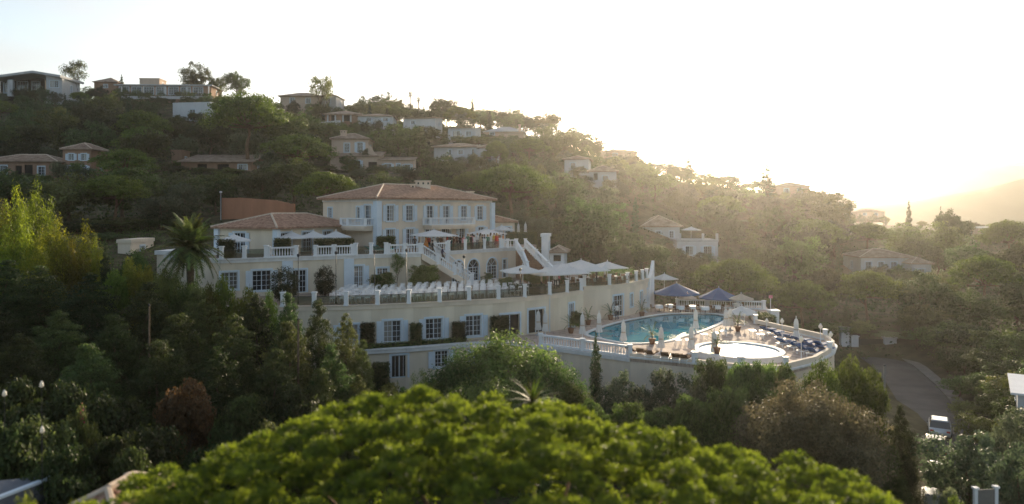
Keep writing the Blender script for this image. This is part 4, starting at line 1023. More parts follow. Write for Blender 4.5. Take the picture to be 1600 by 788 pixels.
# bottom-left roofs, close to the drone
r = thing('near_tile_house', 'near house with tiled roof and pale terrace at the bottom left corner', 'house', W(60,775,27))
block(r, 112, 176, 800, 880, 22, -8, 2.6, 'hip', .45, .25, brownst, rm=terra, nocl=True)
p, q = W(-70,757,28), W(95,755,29); mb = MB(); mb.prism([(p.x,p.y),(q.x,q.y),(q.x-1.0,q.y-3.2),(p.x,p.y-4.2)], p.z-2.5, p.z); wobj('roof_terrace', mb.me('roof_terrace', slate), r)
mb = MB(); mb.beam((q.x,q.y,p.z+.004), (q.x-1.05,q.y-3.2,p.z+.004), .22, .10); wobj('metal_edge', mb.me('metal_edge', bluewhite), r)
FOOT.append((-20,27,3))

CLEAR += [(728,250,866,300,117),(322,138,454,205,149),(1190,255,1206,290,188),(1068,240,1084,262,216)]

# ------------------------------------------------------------------ the raised round basin
cx, cyy, rr = 17.96, 55.8, 3.47
root = thing('round_basin', 'raised round white basin of dazzling water on the pool deck', 'pool', (cx,cyy,0))
mb = MB(); n = 64; prof = [(rr-.02,0),(rr-.02,.40),(rr,.42),(rr,.5),(rr-.42,.5),(rr-.42,.05)]
vs = [(r*math.cos(2*math.pi*k/n), r*math.sin(2*math.pi*k/n), z) for r, z in prof for k in range(n)]
mb.mesh(vs, [(i*n+k, i*n+(k+1)%n, (i+1)*n+(k+1)%n, (i+1)*n+k) for i in range(len(prof)-1) for k in range(n)]); obj('rim', mb.me('rim', trimw, False), root)
mb = MB(); mb.lathe([(rr-.42,.05),(rr-.42,.40)], n=n); obj('water', mb.me('water', basinwater), root)

# ------------------------------------------------------------------ parasols
def canopy_mesh(wd, rise, drop, n, m, name='canopy', sag=.05):
    """n-sided fabric roof with seams that sag between the ribs and a small valance"""
    mb = MB(); rad = wd/2/math.cos(math.pi/n) if n == 4 else wd/2; rings = []
    for t in (0, .33, .66, 1):
        ring = []
        for k in range(n*2):
            a = math.pi*k/n+math.pi/n*(1 if n == 4 else 0); r = rad*t*(math.cos(math.pi/n) if k % 2 else 1)
            ring.append((r*math.cos(a), r*math.sin(a), rise*(1-t)-(sag*math.sin(math.pi*t))-(sag*.7*t if k % 2 else 0)))
        rings.append(ring)
    rings.append([(x, y, z-drop) for x, y, z in rings[-1]])
    vs = [v for r in rings for v in r]; N2 = n*2
    mb.mesh(vs, [(i*N2+k, (i+1)*N2+k, (i+1)*N2+(k+1)%N2, i*N2+(k+1)%N2) for i in range(len(rings)-1) for k in range(N2)])
    mb.v = [(x, y, z) for x, y, z in mb.v]
    return mb.me(name, m)
def open_parasol(label, loc, wd=3.0, hgt=2.6, n=4, m=fabric, rz=0.0, group=None, rise=.62):
    t = thing('parasol', label, 'parasol', loc, rz, group); key = (wd, hgt, n, m.name, rise)
    if key not in PAR:
        pm = MB(); pm.tube([(0,0,0),(0,0,hgt+rise+.02)], [.035,.03], 8)
        fm = MB(); fm.lathe([(.03,0),(.06,.05),(.04,.12),(.005,.2)], (0,0,hgt+rise), 8)
        bm_ = MB(); bm_.lathe([(.32,0),(.32,.05),(.10,.09),(.06,.28)], n=12)
        rib = MB()
        for k in range(n):
            a = 2*math.pi*k/n+(math.pi/4 if n == 4 else 0); rad = wd/2/(math.cos(math.pi/4) if n == 4 else 1)*.96
            rib.tube([(0,0,hgt+rise-.06),(rad*math.cos(a), rad*math.sin(a), hgt-.03)], [.018,.012], 5)
        PAR[key] = [('pole', pm.me('pole', white)), ('finial', fm.me('finial', white)), ('base', bm_.me('base', concrete)), ('ribs', rib.me('ribs', white)), ('canopy', canopy_mesh(wd, rise, .09, n, m))]
    for nm, me_ in PAR[key]:
        o = obj(nm, me_, t, (0,0,hgt) if nm == 'canopy' else (0,0,0))
        if nm == 'ribs': o['kind'] = 'stuff'
    return auto(t)
PAR = {}
def closed_parasol(label, loc, hgt=2.35, m=fabric, rz=0.0, group=None):
    t = thing('closed_parasol', label, 'parasol', loc, rz, group); key = ('c', round(hgt,2), m.name)
    if key not in PAR:
        mb = MB(); n = 16; prof = [(.05,1.0),(.13,.93),(.17,.80),(.16,.62),(.20,.45),(.27,.26),(.24,.22)]; rings = []
        for r, z in prof: rings.append([((r*(1.18 if k % 2 else .74))*math.cos(2*math.pi*k/n), (r*(1.18 if k % 2 else .74))*math.sin(2*math.pi*k/n), z*hgt*.97) for k in range(n)])
        vs = [v for r in rings for v in r]
        mb.mesh(vs, [(i*n+k, (i+1)*n+k, (i+1)*n+(k+1)%n, i*n+(k+1)%n) for i in range(len(prof)-1) for k in range(n)]+[tuple(reversed(range(n)))])
        pm = MB(); pm.tube([(0,0,0),(0,0,hgt)], [.035,.03], 8); fm = MB(); fm.lathe([(.03,0),(.05,.06),(.005,.16)], (0,0,hgt), 8)
        bm_ = MB(); bm_.lathe([(.30,0),(.30,.06),(.10,.10),(.06,.26)], n=12); sm_ = MB(); sm_.lathe([(.205,0),(.21,.05),(.20,.10)], (0,0,hgt*.52), 12)
        PAR[key] = [('canopy', mb.me('canopy', m)), ('pole', pm.me('pole', white)), ('finial', fm.me('finial', white)), ('base', bm_.me('base', concrete)), ('strap', sm_.me('strap', fabricb))]
    for nm, me_ in PAR[key]: obj(nm, me_, t)
    return auto(t)
# upper terrace, left wing
for px, ytop, d in ((365,366,69),(456,362,73.5),(490,361,75.5),(525,361,77.5)):
    v = W(px, ytop, d); open_parasol('white square parasol in front of the tiled hotel wing', (v.x, v.y, T2), 3.1, v.z-.62-T2, rz=.3, group='parasols on the upper terrace')
for px, ytop, d, w_ in ((678,359,78.5,4.2),(760,357,87,3.8),(784,352,95,2.6)):
    v = W(px, ytop, d); open_parasol('white square parasol over the party crowd', (v.x, v.y, T2), w_, v.z-.62-T2, rz=.5, group='parasols on the upper terrace')
for px, yt in ((801,349),(810,349),(821,348)):
    v = W(px, yt, 98); closed_parasol('folded white parasol on the raised lawn right of the hotel house', (v.x, v.y, v.z-2.35), group='folded parasols')
# dining terrace
for px, yt, d, w_ in ((817,414,69.5,3.6),(858,417.5,70.5,3.4),(889,416,72.5,3.4),(920,412,74.5,3.4),(908,406,79,3.4),(949,408.5,77.5,3.4),(878,411,78.5,3.2)):
    v = W(px, yt, d); open_parasol('white square parasol over the dining terrace', (v.x, v.y, T1), w_, v.z-.62-T1, rz=.35, group='parasols over the dining terrace')
v = W(1038,428,92); open_parasol('lone white parasol tilted above the blue pool bar parasols', (v.x, v.y, v.z-2.9), 2.6, 2.3, rz=.4)
v = W(1080,355,141); open_parasol('distant white parasol on the raised terrace of the valley house', (v.x, v.y, W(1080,378,141).z+.4), 3.0, 2.0, rz=.2)
# pool bar
for px, yt, d, w_ in ((1057,442.5,82.5,5.6),(1123,449.5,82,4.8)):
    v = W(px, yt, d); open_parasol('big blue parasol over the pool bar', (v.x, v.y, 0), w_, v.z-1.15, 8, fabricblue, .2, 'blue bar parasols', 1.15)
for px, yt, d, w_ in ((1074,458,80.5,2.2),(1158,459,80,2.9)):
    v = W(px, yt, d); open_parasol('beige round parasol by the pool bar balustrade', (v.x, v.y, 0), w_, v.z-.55, 8, fabricb, .1, 'beige bar parasols', .55)
v = W(1159,478,74.5); open_parasol('white parasol with tall finial near the hedge behind the pool', (v.x, v.y, 0), 3.4, v.z-.7, 8, fabric, .2, None, .7)
v = W(1168,481,78.5); open_parasol('second white parasol just behind the finial parasol by the hedge', (v.x, v.y, 0), 2.6, v.z-.5, 8, fabric, .2, None, .5)
# folded ones round the pool: pixel of foot
for px, yf in ((1033,553),(1087,521),(1080,553.5),(1116,560),(1134,517),(1141,516),(1244,537),(825,520),(841,524),(852,526),(910,531),(936,528),(974,541)):
    v = G(px, yf); closed_parasol('folded white parasol standing on the pool deck', (v.x, v.y, 0), 2.25+rnd.uniform(-.1,.12), rz=rnd.uniform(0,3), group='folded parasols')
for px, yf, z in ((614,441,T1),(387,452,T1),(492,448,T1)):
    v = G(px, yf, z); closed_parasol('folded white parasol on the garden level in front of the cream wall', (v.x, v.y, z), 2.2, rz=1, group='folded parasols')

# ------------------------------------------------------------------ chairs of the wedding rows
mb = MB()
for sx in (-1,1):
    mb.tube([(sx*.20,-.20,.45),(sx*.22,-.23,0)], [.018,.016], 5); mb.tube([(sx*.20,.24,.0),(sx*.20,.19,.45),(sx*.19,.27,.92)], [.017,.02,.016], 5)
mb.box((0,0,.45), (.44,.43,.04))
for z in (.58,.70,.82,.90): mb.box((0,.205+(z-.45)*.17,z), (.34,.02,.05))
chair_me = mb.me('garden_chair', chairw)
ROWN = ['front','second','third','fourth','fifth','sixth','seventh','back']
crow = []
pL, pR = (506,826)
nrow = 7
for r in range(nrow):
    d0 = r*1.25+1.5
    # rows run parallel to the curved terrace edge
    pts = []
    for px in np.arange(500, 836, 1.0):
        c = tcurve(px); pts.append((c[0]-.25*d0*.2, c[1]+d0))
    acc = 0; last = pts[0]; k = 0
    for p in pts[1:]:
        acc += math.hypot(p[0]-last[0], p[1]-last[1]); last = p
        if acc >= .72:
            acc = 0; px = 800+F*p[0]/p[1]
            if px < 512-r*1.5 or px > 826-r*5: continue
            if r >= 5 and px > 720 and (px < 742 and r > 6): continue
            c = obj('garden_chair', chair_me, None, (p[0]+rnd.uniform(-.07,.07), p[1]+rnd.uniform(-.16,.16), T1+.002), R(198+rnd.uniform(-22,22)))
            tag(c, f'white garden chair in the {ROWN[r]} row of the wedding terrace', 'chair', 'white chairs set out in rows on the terrace'); auto(c)
# white bench balustrade behind the chairs
balustrade('low white balustrade behind the chair rows, by the round shrubs', [(*G(528,447,T1).xy, T1), (*G(556,446,T1).xy, T1), (*G(584,445,T1).xy, T1)], .85)

# ------------------------------------------------------------------ people
def person_meshes(kind):
    """one skinned figure: 0 standing, 1 holding a glass, 2 walking; returns the body mesh with skin, top, trousers and hair slots"""
    P_ = {'pel':(0,0,.95),'sp':(0,0,1.14),'ch':(0,.0,1.34),'nk':(0,0,1.49),'hd':(0,-.015,1.60),'ht':(0,-.01,1.69)}
    arms = {0:[((.19,0,1.41),(.23,.02,1.15),(.24,-.05,.93),(.24,-.08,.84))]*2, 1:[((.19,0,1.41),(.23,.03,1.15),(.15,-.22,1.14),(.12,-.30,1.18)), ((.19,0,1.41),(.24,.03,1.15),(.24,-.05,.92),(.24,-.08,.83))],
            2:[((.19,0,1.41),(.22,.14,1.17),(.22,.06,.95),(.22,.02,.86)), ((.19,0,1.41),(.22,-.12,1.17),(.20,-.26,1.02),(.20,-.32,.97))]}[kind]
    legs = {0:[((.10,0,.90),(.11,-.02,.50),(.12,.02,.08),(.13,-.13,.04))]*2, 1:[((.10,0,.90),(.10,-.02,.50),(.10,.02,.08),(.11,-.13,.04)), ((.10,0,.90),(.15,-.04,.50),(.18,.0,.08),(.21,-.14,.04))],
            2:[((.10,0,.90),(.11,-.20,.54),(.11,-.22,.10),(.11,-.38,.05)), ((.10,0,.90),(.11,.04,.48),(.11,.26,.12),(.11,.14,.04))]}[kind]
    vs, es, rs = [], [], []
    def add(p, r, par=None):
        vs.append(p); rs.append(r)
        if par is not None: es.append((par, len(vs)-1))
        return len(vs)-1
    pel = add(P_['pel'], (.155,.11)); sp = add(P_['sp'], (.135,.10), pel); ch = add(P_['ch'], (.165,.11), sp); nk = add(P_['nk'], (.055,.055), ch); hd = add(P_['hd'], (.085,.105), nk); add(P_['ht'], (.07,.085), hd)
    for sx, arm, leg in ((1,arms[0],legs[0]),(-1,arms[1],legs[1])):
        a = ch
        for p, r in zip(arm, (.062,.047,.035,.04)): a = add((p[0]*sx,p[1],p[2]), (r,r), a)
        a = pel
        for p, r in zip(leg, (.095,.066,.044,.04)): a = add((p[0]*sx,p[1],p[2]), (r,r), a)
    me = bpy.data.meshes.new('body_skeleton'); me.from_pydata(vs, es, []); o = bpy.data.objects.new('tmp', me); COL.objects.link(o)
    sk = o.modifiers.new('s', 'SKIN'); sk.use_smooth_shade = True
    for i, r in enumerate(rs): me.skin_vertices[0].data[i].radius = r
    me.skin_vertices[0].data[0].use_root = True
    su = o.modifiers.new('u', 'SUBSURF'); su.levels = 1
    dg = bpy.context.evaluated_depsgraph_get(); dg.update(); m2 = bpy.data.meshes.new_from_object(o.evaluated_get(dg))
    bpy.data.objects.remove(o); return m2
PB = [person_meshes(k) for k in range(3)]
skin = mat('skin', (.42,.26,.19), .6, .3, .08, 3); hair_d = mat('dark_hair', (.03,.02,.015), .6, .3, .2, 5); hair_l = mat('fair_hair', (.28,.18,.08), .6, .3, .2, 5); shoe = mat('shoes', (.03,.025,.02), .5, .4, .1, 3)
CLOTH = {}
def cloth(c):
    if c not in CLOTH:
        cols = {'black':(.02,.02,.025),'navy':(.02,.03,.08),'white':(.72,.71,.69),'red':(.42,.035,.03),'orange':(.55,.20,.05),'green':(.05,.16,.10),'teal':(.04,.26,.25),'pink':(.60,.25,.28),
                'beige':(.48,.38,.27),'grey':(.20,.20,.21),'brown':(.16,.08,.05),'blue':(.08,.16,.40),'yellow':(.60,.46,.10)}
        CLOTH[c] = mat('cloth_'+c, cols[c], .85, .15, .12, 4, .1, 30)
    return CLOTH[c]
PM = {}
def person(label, loc, pose, rz, top, bottom, hairm, dress=False, sc=1.0, group=None):
    key = (pose, top, bottom)
    if key not in PM:
        me = PB[pose].copy(); me.materials.clear()
        for m in (skin, cloth(top), cloth(bottom), shoe): me.materials.append(m)
        for p in me.polygons:
            c = p.center
            if c.z < .09: p.material_index = 3
            elif c.z < .98 and abs(c.x) < .205: p.material_index = 2
            elif c.z > 1.46: p.material_index = 0
            elif abs(c.x) > .19 and (c.z < .93 or c.y < -.17): p.material_index = 0
            elif c.z < .98: p.material_index = 0
            else: p.material_index = 1
        PM[key] = me
    t = thing('person', label, 'person', loc, rz, group); t.scale = (sc,sc,sc)
    obj('body', PM[key], t)
    hk = ('hair', hairm.name, dress)
    if hk not in PM:
        mb = MB(); mb.lathe([(.088,-.06),(.108,0),(.105,.06),(.075,.11),(.02,.13)], (0,.018,1.63), 10)
        if dress: mb.lathe([(.07,-.26),(.10,-.16),(.095,0)], (0,.06,1.63), 8)
        PM[hk] = mb.me('hair', hairm, True)
    obj('hair', PM[hk], t)
    if dress:
        dk = ('dress', top)
        if dk not in PM: mb = MB(); mb.lathe([(.30,.42),(.25,.62),(.195,.88),(.15,1.10),(.16,1.12)], n=14); PM[dk] = mb.me('skirt', cloth(top), True)
        obj('skirt', PM[dk], t)
    return auto(t)
crowd = [(648,'black','black',0),(655,'beige','navy',0),(661,'white','grey',0),(666,'orange','orange',1),(670,'red','black',0),(684,'grey','black',0),(689,'brown','black',0),(694,'white','beige',0),
         (699,'red','red',1),(704,'black','navy',0),(709,'brown','brown',0),(714,'brown','black',0),(719,'black','black',0),(724,'pink','pink',1),(731,'green','green',1),(736,'black','black',0),(741,'white','white',0),
         (746,'white','grey',0),(751,'beige','beige',1),(757,'navy','navy',0),(762,'green','black',0),(767,'white','white',1),(772,'yellow','beige',0),(776,'red','red',1),(780,'brown','brown',0),(786,'orange','black',0),
         (708,'teal','teal',1),(738,'pink','pink',1),(754,'black','black',0),(678,'white','navy',0)]
for i, (px, top, bot, dr) in enumerate(crowd):
    base = on_line(px, n0, n1) if px > 697 else Vector(((px-800)/F*79, 79)); d = base.y+1.0+((i*37) % 10)*.28
    if px <= 697: d = 77.6+((i*37) % 10)*.22
    x = (px-800)/F*d
    lab = f'guest in {top} dress on the crowded upper terrace' if dr else f'guest in {top} top and {bot} trousers on the crowded upper terrace'
    person(lab, (x, d, T2+.002), (1,0,1,2)[i % 4] if i % 4 != 3 else 0, rnd.uniform(0,6.28), top, bot, (hair_d, hair_d, hair_l)[i % 3], bool(dr), rnd.uniform(.95,1.05), 'guests on the upper terrace')
person('guest in black top walking down the grand garden stair, upper one', (*S0.lerp(S1,.5).lerp(E0.lerp(E1,.5),.10), T2-.35), 2, R(100), 'black', 'black', hair_d, sc=1.0)
person('guest in navy top walking down the grand garden stair, lower one', (*S0.lerp(S1,.6).lerp(E0.lerp(E1,.6),.30), T2-1.05), 2, R(100), 'navy', 'black', hair_d)
v = G(963,499.5); person('waiter in white shirt and dark trousers by the pool changing room door', (v.x, v.y-.25, .002), 1, R(200), 'white', 'navy', hair_d)
for px, d, top in ((868,71.5,'white'),(873,72.6,'pink'),(932,76.5,'black'),(945,77.5,'white'),(915,77,'black'),(846,69.8,'beige')):
    person(f'guest in {top} top standing among the dining tables', ((px-800)/F*d, d, T1+.002), 0, rnd.uniform(0,6), top, 'black', hair_d, group='guests on the dining terrace')

# ------------------------------------------------------------------ dining tables and chairs
tb = MB(); tb.lathe([(.46,.40),(.44,.70),(.45,.735),(.0,.74)], n=20); tl = MB(); tl.tube([(0,0,0),(0,0,.7)], [.05,.05], 8); tl.lathe([(.25,0),(.24,.03),(.05,.05)], n=12)
cloth_me, leg_me = tb.me('tablecloth', chairw), tl.me('pedestal', metal)
db = MB()
for sx in (-1,1):
    db.tube([(sx*.2,-.2,.45),(sx*.2,-.22,0)], [.02,.02], 5); db.tube([(sx*.2,.22,0),(sx*.2,.2,.45),(sx*.19,.27,.85)], [.02,.02,.02], 5)
db.box((0,0,.45), (.45,.45,.06)); db.box((0,.24,.70), (.40,.04,.28))
dchair = db.me('dining_chair', browncush)
for i, (px, d) in enumerate([(905,74.5),(915,77.2),(925,75.2),(936,77.6),(947,75.6),(958,78.6),(968,77.2),(975,80.2),(930,80.6),(952,81.4),(897,76.8),(866,72.4),(882,75.6)]):
    x = (px-800)/F*d
    if d > 77 and px < 880: continue
    t = thing('dining_table', 'round dining table with white cloth under the terrace parasols', 'table', (x, d, T1), 0, 'dining tables on the terrace'); obj('tablecloth', cloth_me, t); obj('pedestal', leg_me, t); auto(t)
    for k in range(3):
        a = rnd.uniform(0,.6)+k*2.1; c = obj('dining_chair', dchair, None, (x+.72*math.cos(a), d+.72*math.sin(a), T1+.002), a-R(90))
        tag(c, 'brown wicker chair pulled up to a dining table', 'chair', 'wicker chairs on the dining terrace'); auto(c)
for px, yf in ((1063,489),(1082,488),(1102,490),(1120,488),(1150,484),(1030,487),(1046,486)):
    v = G(px, yf); t = thing('bar_table', 'white topped table at the shaded pool bar', 'table', (v.x, v.y, 0), 0, 'tables at the pool bar'); obj('tablecloth', cloth_me, t); obj('pedestal', leg_me, t); auto(t)
    for k in range(2):
        a = .4+k*3.0+rnd.uniform(-.4,.4); c = obj('bar_chair', dchair, None, (v.x+.75*math.cos(a), v.y+.75*math.sin(a), .002), a-R(90))
        tag(c, 'brown wicker chair at the shaded pool bar', 'chair', 'wicker chairs at the pool bar'); auto(c)
v = G(1008,488); closed_parasol('folded white parasol in a pot by the changing rooms', (v.x, v.y, 0), 2.0)

# ------------------------------------------------------------------ sun loungers
def lounger_parts(cush):
    f = MB()
    for sy in (-1,1): f.beam((-.95,sy*.30,.26), (.95,sy*.30,.26), .05, .06)
    for x in (-.93,0,.93): f.beam((x,-.275,.262), (x,.275,.262), .05, .055)
    lg = MB(); lg.box((0,0,.13), (.05,.05,.26))
    mt = MB(); mt.box((.3,0,.365), (1.3,.58,.09)); bk = MB()
    bk.mesh([(-.36,-.29,.32),(-.36,.29,.32),(-.95,.29,.66),(-.95,-.29,.66),(-.33,-.29,.41),(-.33,.29,.41),(-.92,.29,.75),(-.92,-.29,.75)], [(0,1,2,3),(7,6,5,4),(0,4,5,1),(1,5,6,2),(2,6,7,3),(3,7,4,0)])
    return [('frame', f.me('frame', chairw), (0,0,0)), ('mattress', mt.me('mattress', cush), (0,0,0)), ('backrest', bk.me('backrest', cush), (0,0,0))]+[('leg', lg.me('leg', chairw) , (x,y,0)) for x in (-.8,.8) for y in (-.28,.28)]
LP = {m.name: lounger_parts(m) for m in (bluecush, greencush, browncush)}
def lounger(label, x, y, z, rz, m, group=None):
    t = thing('sun_lounger', label, 'sun lounger', (x, y, z), rz, group)
    for nm, me_, l in LP[m.name]: obj(nm, me_, t, l)
    return auto(t)
for px, yf in ((1222,531),(1236,534),(1228,541),(1252,538),(1246,546),(1262,542),(1272,548),(1258,552),(1284,545),(1290,552),(1274,556),(1212,525),(1200,521)):
    v = G(px, yf); lounger('blue sun lounger on the curved end of the pool deck', v.x, v.y, .004, R(35+rnd.uniform(-8,8)), bluecush, 'blue loungers by the round basin')
for px, yf in ((992,558),(1006,560),(1022,563),(1044,566),(1062,568),(1076,570)):
    v = G(px, yf); lounger('brown wicker lounger lined up along the front edge of the pool deck', v.x, v.y+.9, .004, R(65+rnd.uniform(-8,8)), browncush, 'brown loungers along the deck edge')
for px, d in ((584,74.6),(594,74.9),(601,75.6)):
    lounger('turquoise sun lounger on the upper terrace beside the cut hedge', (px-800)/F*d, d, T2+.004, R(30), greencush, 'turquoise loungers')
for px, yf in ((985,526),(1000,530),(1030,545),(1118,528),(1100,530),(1130,525),(1176,524),(1188,530)):
    v = G(px, yf)
    if px < 1005: v = Vector((14.2+ (px-985)*.06, 60.2, 0))
    t = thing('side_table', 'small white side table between the folded parasols by the pool', 'table', (v.x, v.y, .004), 0, 'white side tables'); a = MB(); a.box((0,0,.43), (.55,.55,.05)); obj('top', a.me('top', chairw), t)
    for sx in (-1,1):
        for sy in (-1,1): l = MB(); l.box((sx*.22,sy*.22,.2), (.05,.05,.4)); obj('leg', l.me('leg', chairw), t)
    auto(t)

# ------------------------------------------------------------------ lamps
def pool_lamp(label, x, y, z, h=2.0):
    t = thing('globe_lamp', label, 'lamp', (x,y,z), 0, 'globe lamps round the pool deck'); a = MB(); a.lathe([(.12,0),(.10,.05),(.035,.12),(.028,h-.12),(.06,h-.08)], n=8); obj('pole', a.me('pole', white, True), t)
    a = MB(); a.lathe([(.05,0),(.13,.06),(.17,.17),(.13,.28),(.04,.34)], (0,0,h-.08), 12); obj('globe', a.me('globe', globe, True), t); a = MB(); a.lathe([(.10,0),(.08,.06),(.01,.12)], (0,0,h+.25), 8); obj('cap', a.me('cap', white), t)
    return auto(t)
for px, yf, h in ((1222,534,1.7),(1282,546,1.8),(1298,552,1.4),(1252,565,1.6),(1198,522,1.1),(1163,509,1.0)):
    v = G(px, yf); pool_lamp('white globe lamp on the pool deck', v.x, v.y, .0, h)
for px, d, yt in ((525,60.5,398),(585,63.5,396),(635,64,394),(725,64.2,404),(466,60.5,402),(813,66.2,424)):
    v = W(px, yt, d); h = v.z-T1
    t = thing('lamp_post', 'thin dark lamp post on the chair terrace', 'lamp', (v.x, v.y, T1), 0, 'dark lamp posts on the terrace'); a = MB(); a.lathe([(.10,0),(.06,.1),(.035,.3),(.028,h)], n=8); obj('pole', a.me('pole', metal, True), t)
    a = MB(); a.lathe([(.03,0),(.11,.06),(.13,.22),(.04,.30)], (0,0,h), 8); obj('lantern', a.me('lantern', metal), t); auto(t)
em = bpy.data.materials.new('lamp_glow'); em.use_nodes = True; b_ = em.node_tree.nodes['Principled BSDF']; b_.inputs['Emission Color'].default_value = (1,.45,.12,1); b_.inputs['Emission Strength'].default_value = 14
v = W(493,459,59.8); t = thing('lit_lantern', 'small lit orange lantern at the left end of the chair terrace', 'lamp', (v.x, v.y, T1)); a = MB(); a.lathe([(.05,0),(.03,.05),(.025,v.z-T1-.1)], n=8); obj('pole', a.me('pole', metal), t)
a = MB(); a.lathe([(.03,-.1),(.10,0),(.03,.1)], (0,0,v.z-T1), 8); obj('bulb', a.me('bulb', em, True), t)
v = W(345,302,103); t = thing('floodlight_pole', 'tall thin pole with white light beside the terracotta coloured wall', 'lamp', (v.x, v.y, 8)); a = MB(); a.lathe([(.08,0),(.05,v.z-8)], n=8); obj('pole', a.me('pole', concrete), t); a = MB(); a.lathe([(.05,0),(.2,.08),(.2,.25),(.05,.3)], (0,0,v.z-8), 8); obj('lamp_head', a.me('lamp_head', white), t)

# balustrades and edge walls of the pool deck
df = deck_front
balustrade('white balustrade along the pool deck front, behind the clipped cypress', [(p[0],p[1]+.2,.05) for p in df[4:7]], .85)
balustrade('long white balustrade behind the pool bar', [(19.6,83.6,.02),(23.0,83.0,.02),(26.4,82.4,.02),(29.2,81.6,.02)], .95)
root = thing('low_wall', 'low curved sunlit wall with white piers round the deck end', 'wall', (26,60,0))
for a, b in zip(df[9:16], df[10:17]):
    mb = MB(); mb.beam((a[0]-.1,a[1]+.1,.12), (b[0]-.1,b[1]+.1,.12), .30, .38); wobj('wall_section', mb.me('wall_section', cream2), root)
for p in df[9:17:2]: obj('pier', post_mesh(.8, .3), root, Vector((p[0]-.1,p[1]+.1,.12))-Vector(root.location))
root = thing('planter_wall', 'low planter wall with white piers along the deck front below the loungers', 'wall', (13,53,0))
for a, b in zip(df[6:9], df[7:10]): mb = MB(); mb.beam((a[0],a[1]+.1,.12), (b[0],b[1]+.1,.12), .34, .22); wobj('wall_section', mb.me('wall_section', cream2), root)
for p in (df[7], df[8]): obj('pier', post_mesh(.75, .4), root, Vector((p[0],p[1]+.1,.12))-Vector(root.location))
r = thing('white_pillar', 'broad white pillar behind the hedge at the pool bar end', 'pillar', (29.3,79.0,-1.6)); a = MB(); a.box((0,0,.9), (1.0,1.0,1.9)); a.box((0,0,1.88), (1.2,1.2,.12)); obj('shaft', a.me('shaft', white), r)
r = thing('pool_sign', 'small square notice on a post at the pool bar corner', 'sign', (29.6,80.6,0)); a = MB(); a.tube([(0,0,0),(0,0,1.5)], [.04,.035], 6); obj('post', a.me('post', white), r); a = MB(); a.box((0,-.06,1.62), (.42,.04,.34)); obj('panel', a.me('panel', cloth('pink')), r)

# ------------------------------------------------------------------ palms, potted plants, hedges
def frond_mesh(name, L_, droop, wid, nl, seed, m, arch=.55):
    """feather leaf: curved midrib with two rows of leaflets"""
    r_ = random.Random(seed); vs, fs, var = [], [], []
    rib = []
    for i in range(nl+1):
        t = i/nl; rib.append(Vector((L_*(t-.12*t*t*droop), 0, L_*(arch*t-droop*t*t))))
    for i in range(1, nl+1):
        t = i/nl; p = rib[i]; tan = (rib[i]-rib[i-1]).normalized(); ll = wid*math.sin(min(1,.15+t*1.0)*math.pi*.85+.25)+.05
        for sy in (-1,1):
            tip = p+tan*ll*.75+Vector((0,sy*ll,-ll*r_.uniform(.15,.55))); b = tan*.05*L_/2.5
            k = len(vs); vs += [p-b, p+b, tip]; fs.append((k,k+1,k+2)); var += [r_.random()]*3
    for i in range(nl):
        k = len(vs); s = Vector((0,.025,0)); vs += [rib[i]-s, rib[i+1]-s*.7, rib[i+1]+s*.7, rib[i]+s]; fs.append((k,k+1,k+2,k+3)); var += [.7]*4
    me = bpy.data.meshes.new(name); me.from_pydata([tuple(v) for v in vs], [], fs); a = me.attributes.new('v','FLOAT','POINT'); a.data.foreach_set('value', var); me.materials.append(m); me.update(); return me
FR = [frond_mesh('frond', 2.6, .40+.07*k, .5, 42, k, M_palm, .55-.09*k) for k in range(6)]
def palm(label, x, y, z, h, scale, nf=46):
    t = thing('palm_tree', label, 'palm tree', (x, y, z)); mb = MB(); mb.tube([(0,0,0),(.05,0,h*.35),(0,.05,h*.7),(0,0,h)], [.34,.27,.28,.36], 10); obj('trunk', mb.me('trunk', bark, True), t)
    for i in range(nf):
        u = (i+.5)/nf; k = min(5, int(u*6)); o = obj('frond', FR[k], t, (0,0,h)); o.rotation_euler = (0, R(-62+80*u)+R(rnd.uniform(-6,6)), i*2.399+rnd.uniform(-.15,.15)); s = scale*rnd.uniform(.88,1.1); o.scale = (s,s,s)
    return t
v = W(297,388,58); palm('large feathery date palm left of the hotel wing', v.x, v.y, gz(v.x,v.y), v.z-gz(v.x,v.y), 1.15, 60)
FAN = frond_mesh('frond', 1.5, .5, .5, 14, 30, M_palm, .6)
for px, yc, d, lab in ((641,148,228,'taller fan palm on the skyline, left of the pair'),(654,156,230,'shorter fan palm on the skyline, right of the pair')):
    v = W(px, yc, d); g0 = gz(v.x, v.y); t = thing('fan_palm', lab, 'palm tree', (v.x, v.y, g0)); mb = MB(); mb.tube([(0,0,0),(0,0,v.z-g0)], [.25,.18], 8); obj('trunk', mb.me('trunk', bark), t)
    for i in range(22): o = obj('frond', FAN, t, (0,0,v.z-g0)); o.rotation_euler = (0, R(-50+120*((i+.5)/22)), i*2.4); o.scale = (1.2,1.2,1.2)
SP = [frond_mesh('leaf', 1.0, .4+.15*k, .10, 10, 50+k, M_palm, .9-.2*k) for k in range(3)]
def potted(label, x, y, z, s=1.0, m=None):
    t = thing('potted_palm', label, 'potted plant', (x,y,z), 0, 'potted palms'); a = MB(); a.lathe([(.20,0),(.30,.45),(.33,.5),(.27,.5)], n=12); obj('pot', a.me('pot', pot), t); a = MB(); a.tube([(0,0,.4),(0,0,.75)], [.06,.05], 6); obj('stem', a.me('stem', bark), t)
    for i in range(20): o = obj('leaf', SP[i%3], t, (0,0,.75)); o.rotation_euler = (0, R(-45+85*((i+.5)/20)), i*2.4); o.scale = (s,s,s)
    return auto(t)
for px, yf in ((892,521),(903,510),(919,508),(954,500),(1019,538),(1003,495),(1153,518)): v = G(px, yf); potted('potted palm on the pool deck', v.x, v.y, .004, 1.15)
